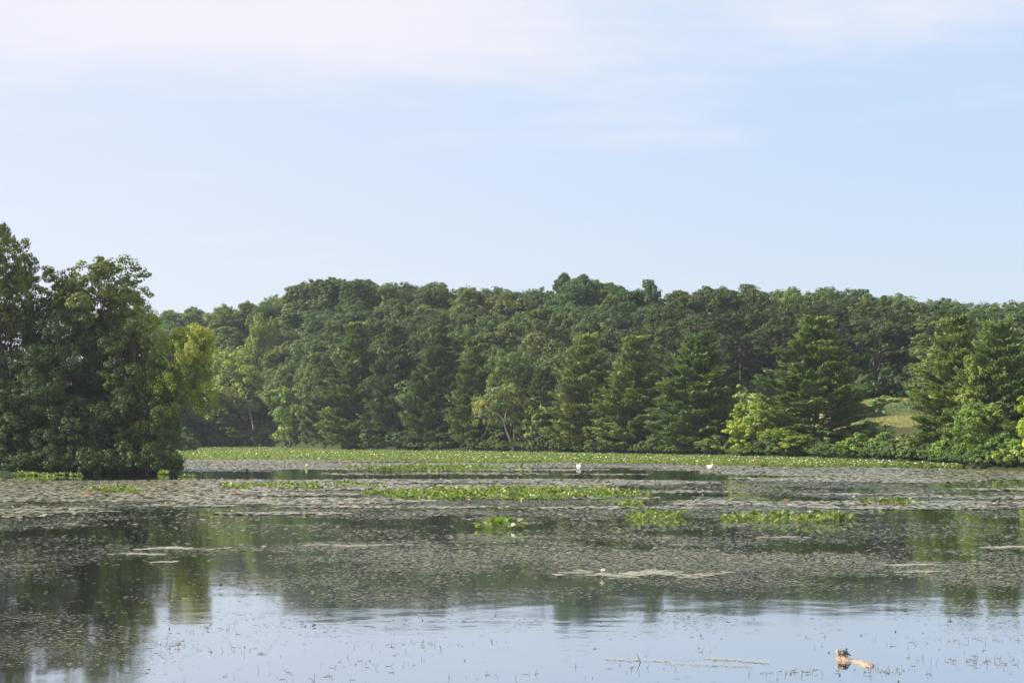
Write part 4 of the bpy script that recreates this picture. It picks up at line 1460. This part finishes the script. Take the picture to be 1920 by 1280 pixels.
Fq = [(i * nu + j, i * nu + (j + 1) % nu, (i + 1) * nu + (j + 1) % nu, (i + 1) * nu + j) for i in range(nv) for j in range(nu)]
obj('shell', mesh_np('shell', np.array(V), np.array(Fq), M_SHELL, None, True), root)
mb = MB()
mb.sweep([(-.085, 0, .03), (-.05, 0, .026), (0, 0, .024), (.05, 0, .028), (.075, 0, .036), (.10, 0, .058), (.118, 0, .082), (.135, 0, .096), (.152, 0, .098), (.162, 0, .096)],
         np.array([[.01, .008], [.05, .018], [.064, .02], [.05, .02], [.026, .018], [.016, .015], [.014, .014], [.018, .016], [.014, .011], [.005, .005]]), 12)
for sx_, sy_ in ((1, 1), (1, -1), (-1, 1), (-1, -1)):
    mb.sweep([(.045 * sx_, .035 * sy_, .028), (.065 * sx_, .065 * sy_, .018), (.075 * sx_, .082 * sy_, -.002), (.088 * sx_, .088 * sy_, -.006)], [.018, .014, .010, .006], 8)
mb.sweep([(-.08, 0, .028), (-.105, 0, .018), (-.125, .006, .012)], [.009, .006, .002], 6)
obj('body', mb.mesh('body', M_SKIN), root)
mb = MB()
mb.sweep([(-.075, 0, .016), (-.05, 0, .012), (.04, 0, .012), (.07, 0, .018)], np.array([[.02, .004], [.055, .008], [.052, .008], [.02, .004]]), 10)
obj('plastron', mb.mesh('plastron', M_PLAS), root)

# ------------------------------------------------------------------ swans
M_SWAN = plain_mat('white_feathers', (0.74, 0.72, 0.69), rough=0.7, spec=0.2, noise=0.04)
M_BILL = plain_mat('orange_bill', (0.65, 0.22, 0.05), rough=0.4)


def swan(px_, py_, label, rz, neck='up', s=1.0):
    Yp = dist(py_)
    root = thing('swan', label, 'swan', (float(xat(px_, Yp)), Yp, 0), 'swans on the pond', rz, s)
    mb = MB()
    body = [(-.62, 0, .22), (-.50, 0, .17), (-.30, 0, .14), (0, 0, .13), (.22, 0, .14), (.36, 0, .20)]
    rad = [(.02, .02), (.10, .08), (.20, .17), (.25, .21), (.22, .20), (.14, .15)]
    if neck == 'up':
        body += [(.42, 0, .32), (.38, 0, .46), (.34, 0, .58), (.36, 0, .68), (.43, 0, .725), (.50, 0, .71), (.545, 0, .69)]
        rad += [(.075, .08), (.05, .05), (.045, .045), (.045, .045), (.05, .055), (.04, .04), (.022, .02)]
        bill = [(.54, 0, .69), (.60, 0, .67), (.65, 0, .655)]
        eye = (.47, .045, .735)
    else:
        body += [(.43, 0, .32), (.40, .03, .44), (.30, .08, .50), (.19, .12, .46), (.13, .15, .40), (.09, .16, .35), (.06, .17, .32)]
        rad += [(.075, .08), (.05, .05), (.045, .045), (.045, .045), (.05, .05), (.04, .04), (.022, .02)]
        bill = [(.06, .17, .32), (.03, .18, .28), (.01, .19, .25)]
        eye = (.14, .20, .41)
    mb.sweep(body, rad, 14)
    bd = obj('body', mb.mesh('body', M_SWAN), root)
    for sy_ in (1, -1):
        mb = MB()
        mb.sweep([(.24, .17 * sy_, .22), (.12, .23 * sy_, .32), (-.08, .25 * sy_, .38), (-.30, .21 * sy_, .40), (-.50, .12 * sy_, .37), (-.62, .05 * sy_, .30)],
                 np.array([[.02, .04], [.05, .13], [.06, .17], [.055, .15], [.04, .09], [.01, .02]]), 10)
        obj('wing', mb.mesh('wing', M_SWAN), root)
    mb = MB()
    mb.sweep(bill, [.024, .018, .008], 8)
    obj('bill', mb.mesh('bill', M_BILL), bd)
    return root


swan(1085, 876.5, 'swan with its neck raised, the left one of the two swans', math.radians(-62), 'up', 0.64)
swan(1330, 877.5, 'swan with its neck curled down over its back, the right one of two', math.radians(-50), 'down', 0.64)

# ------------------------------------------------------------------ haze
me = bpy.data.meshes.new('haze')
x0, x1, y0, y1, z0, z1 = -6100, 6100, -320, 6100, -3, 62
me.from_pydata([(x0, y0, z0), (x1, y0, z0), (x1, y1, z0), (x0, y1, z0), (x0, y0, z1), (x1, y0, z1), (x1, y1, z1), (x0, y1, z1)], [],
               [(3, 2, 1, 0), (4, 5, 6, 7), (0, 1, 5, 4), (1, 2, 6, 5), (2, 3, 7, 6), (3, 0, 4, 7)])
m, t, out = newmat('haze_air')
pv = N(t, 'ShaderNodeVolumePrincipled', ins={'Color': (0.80, 0.88, 1.0, 1), 'Density': 0.00012, 'Anisotropy': 0.3})
t.links.new(pv.outputs[0], out.inputs['Volume'])
me.materials.append(m)
tag(obj('haze', me), 'thin summer haze over the pond and the wooded hill', 'haze', kind='stuff')
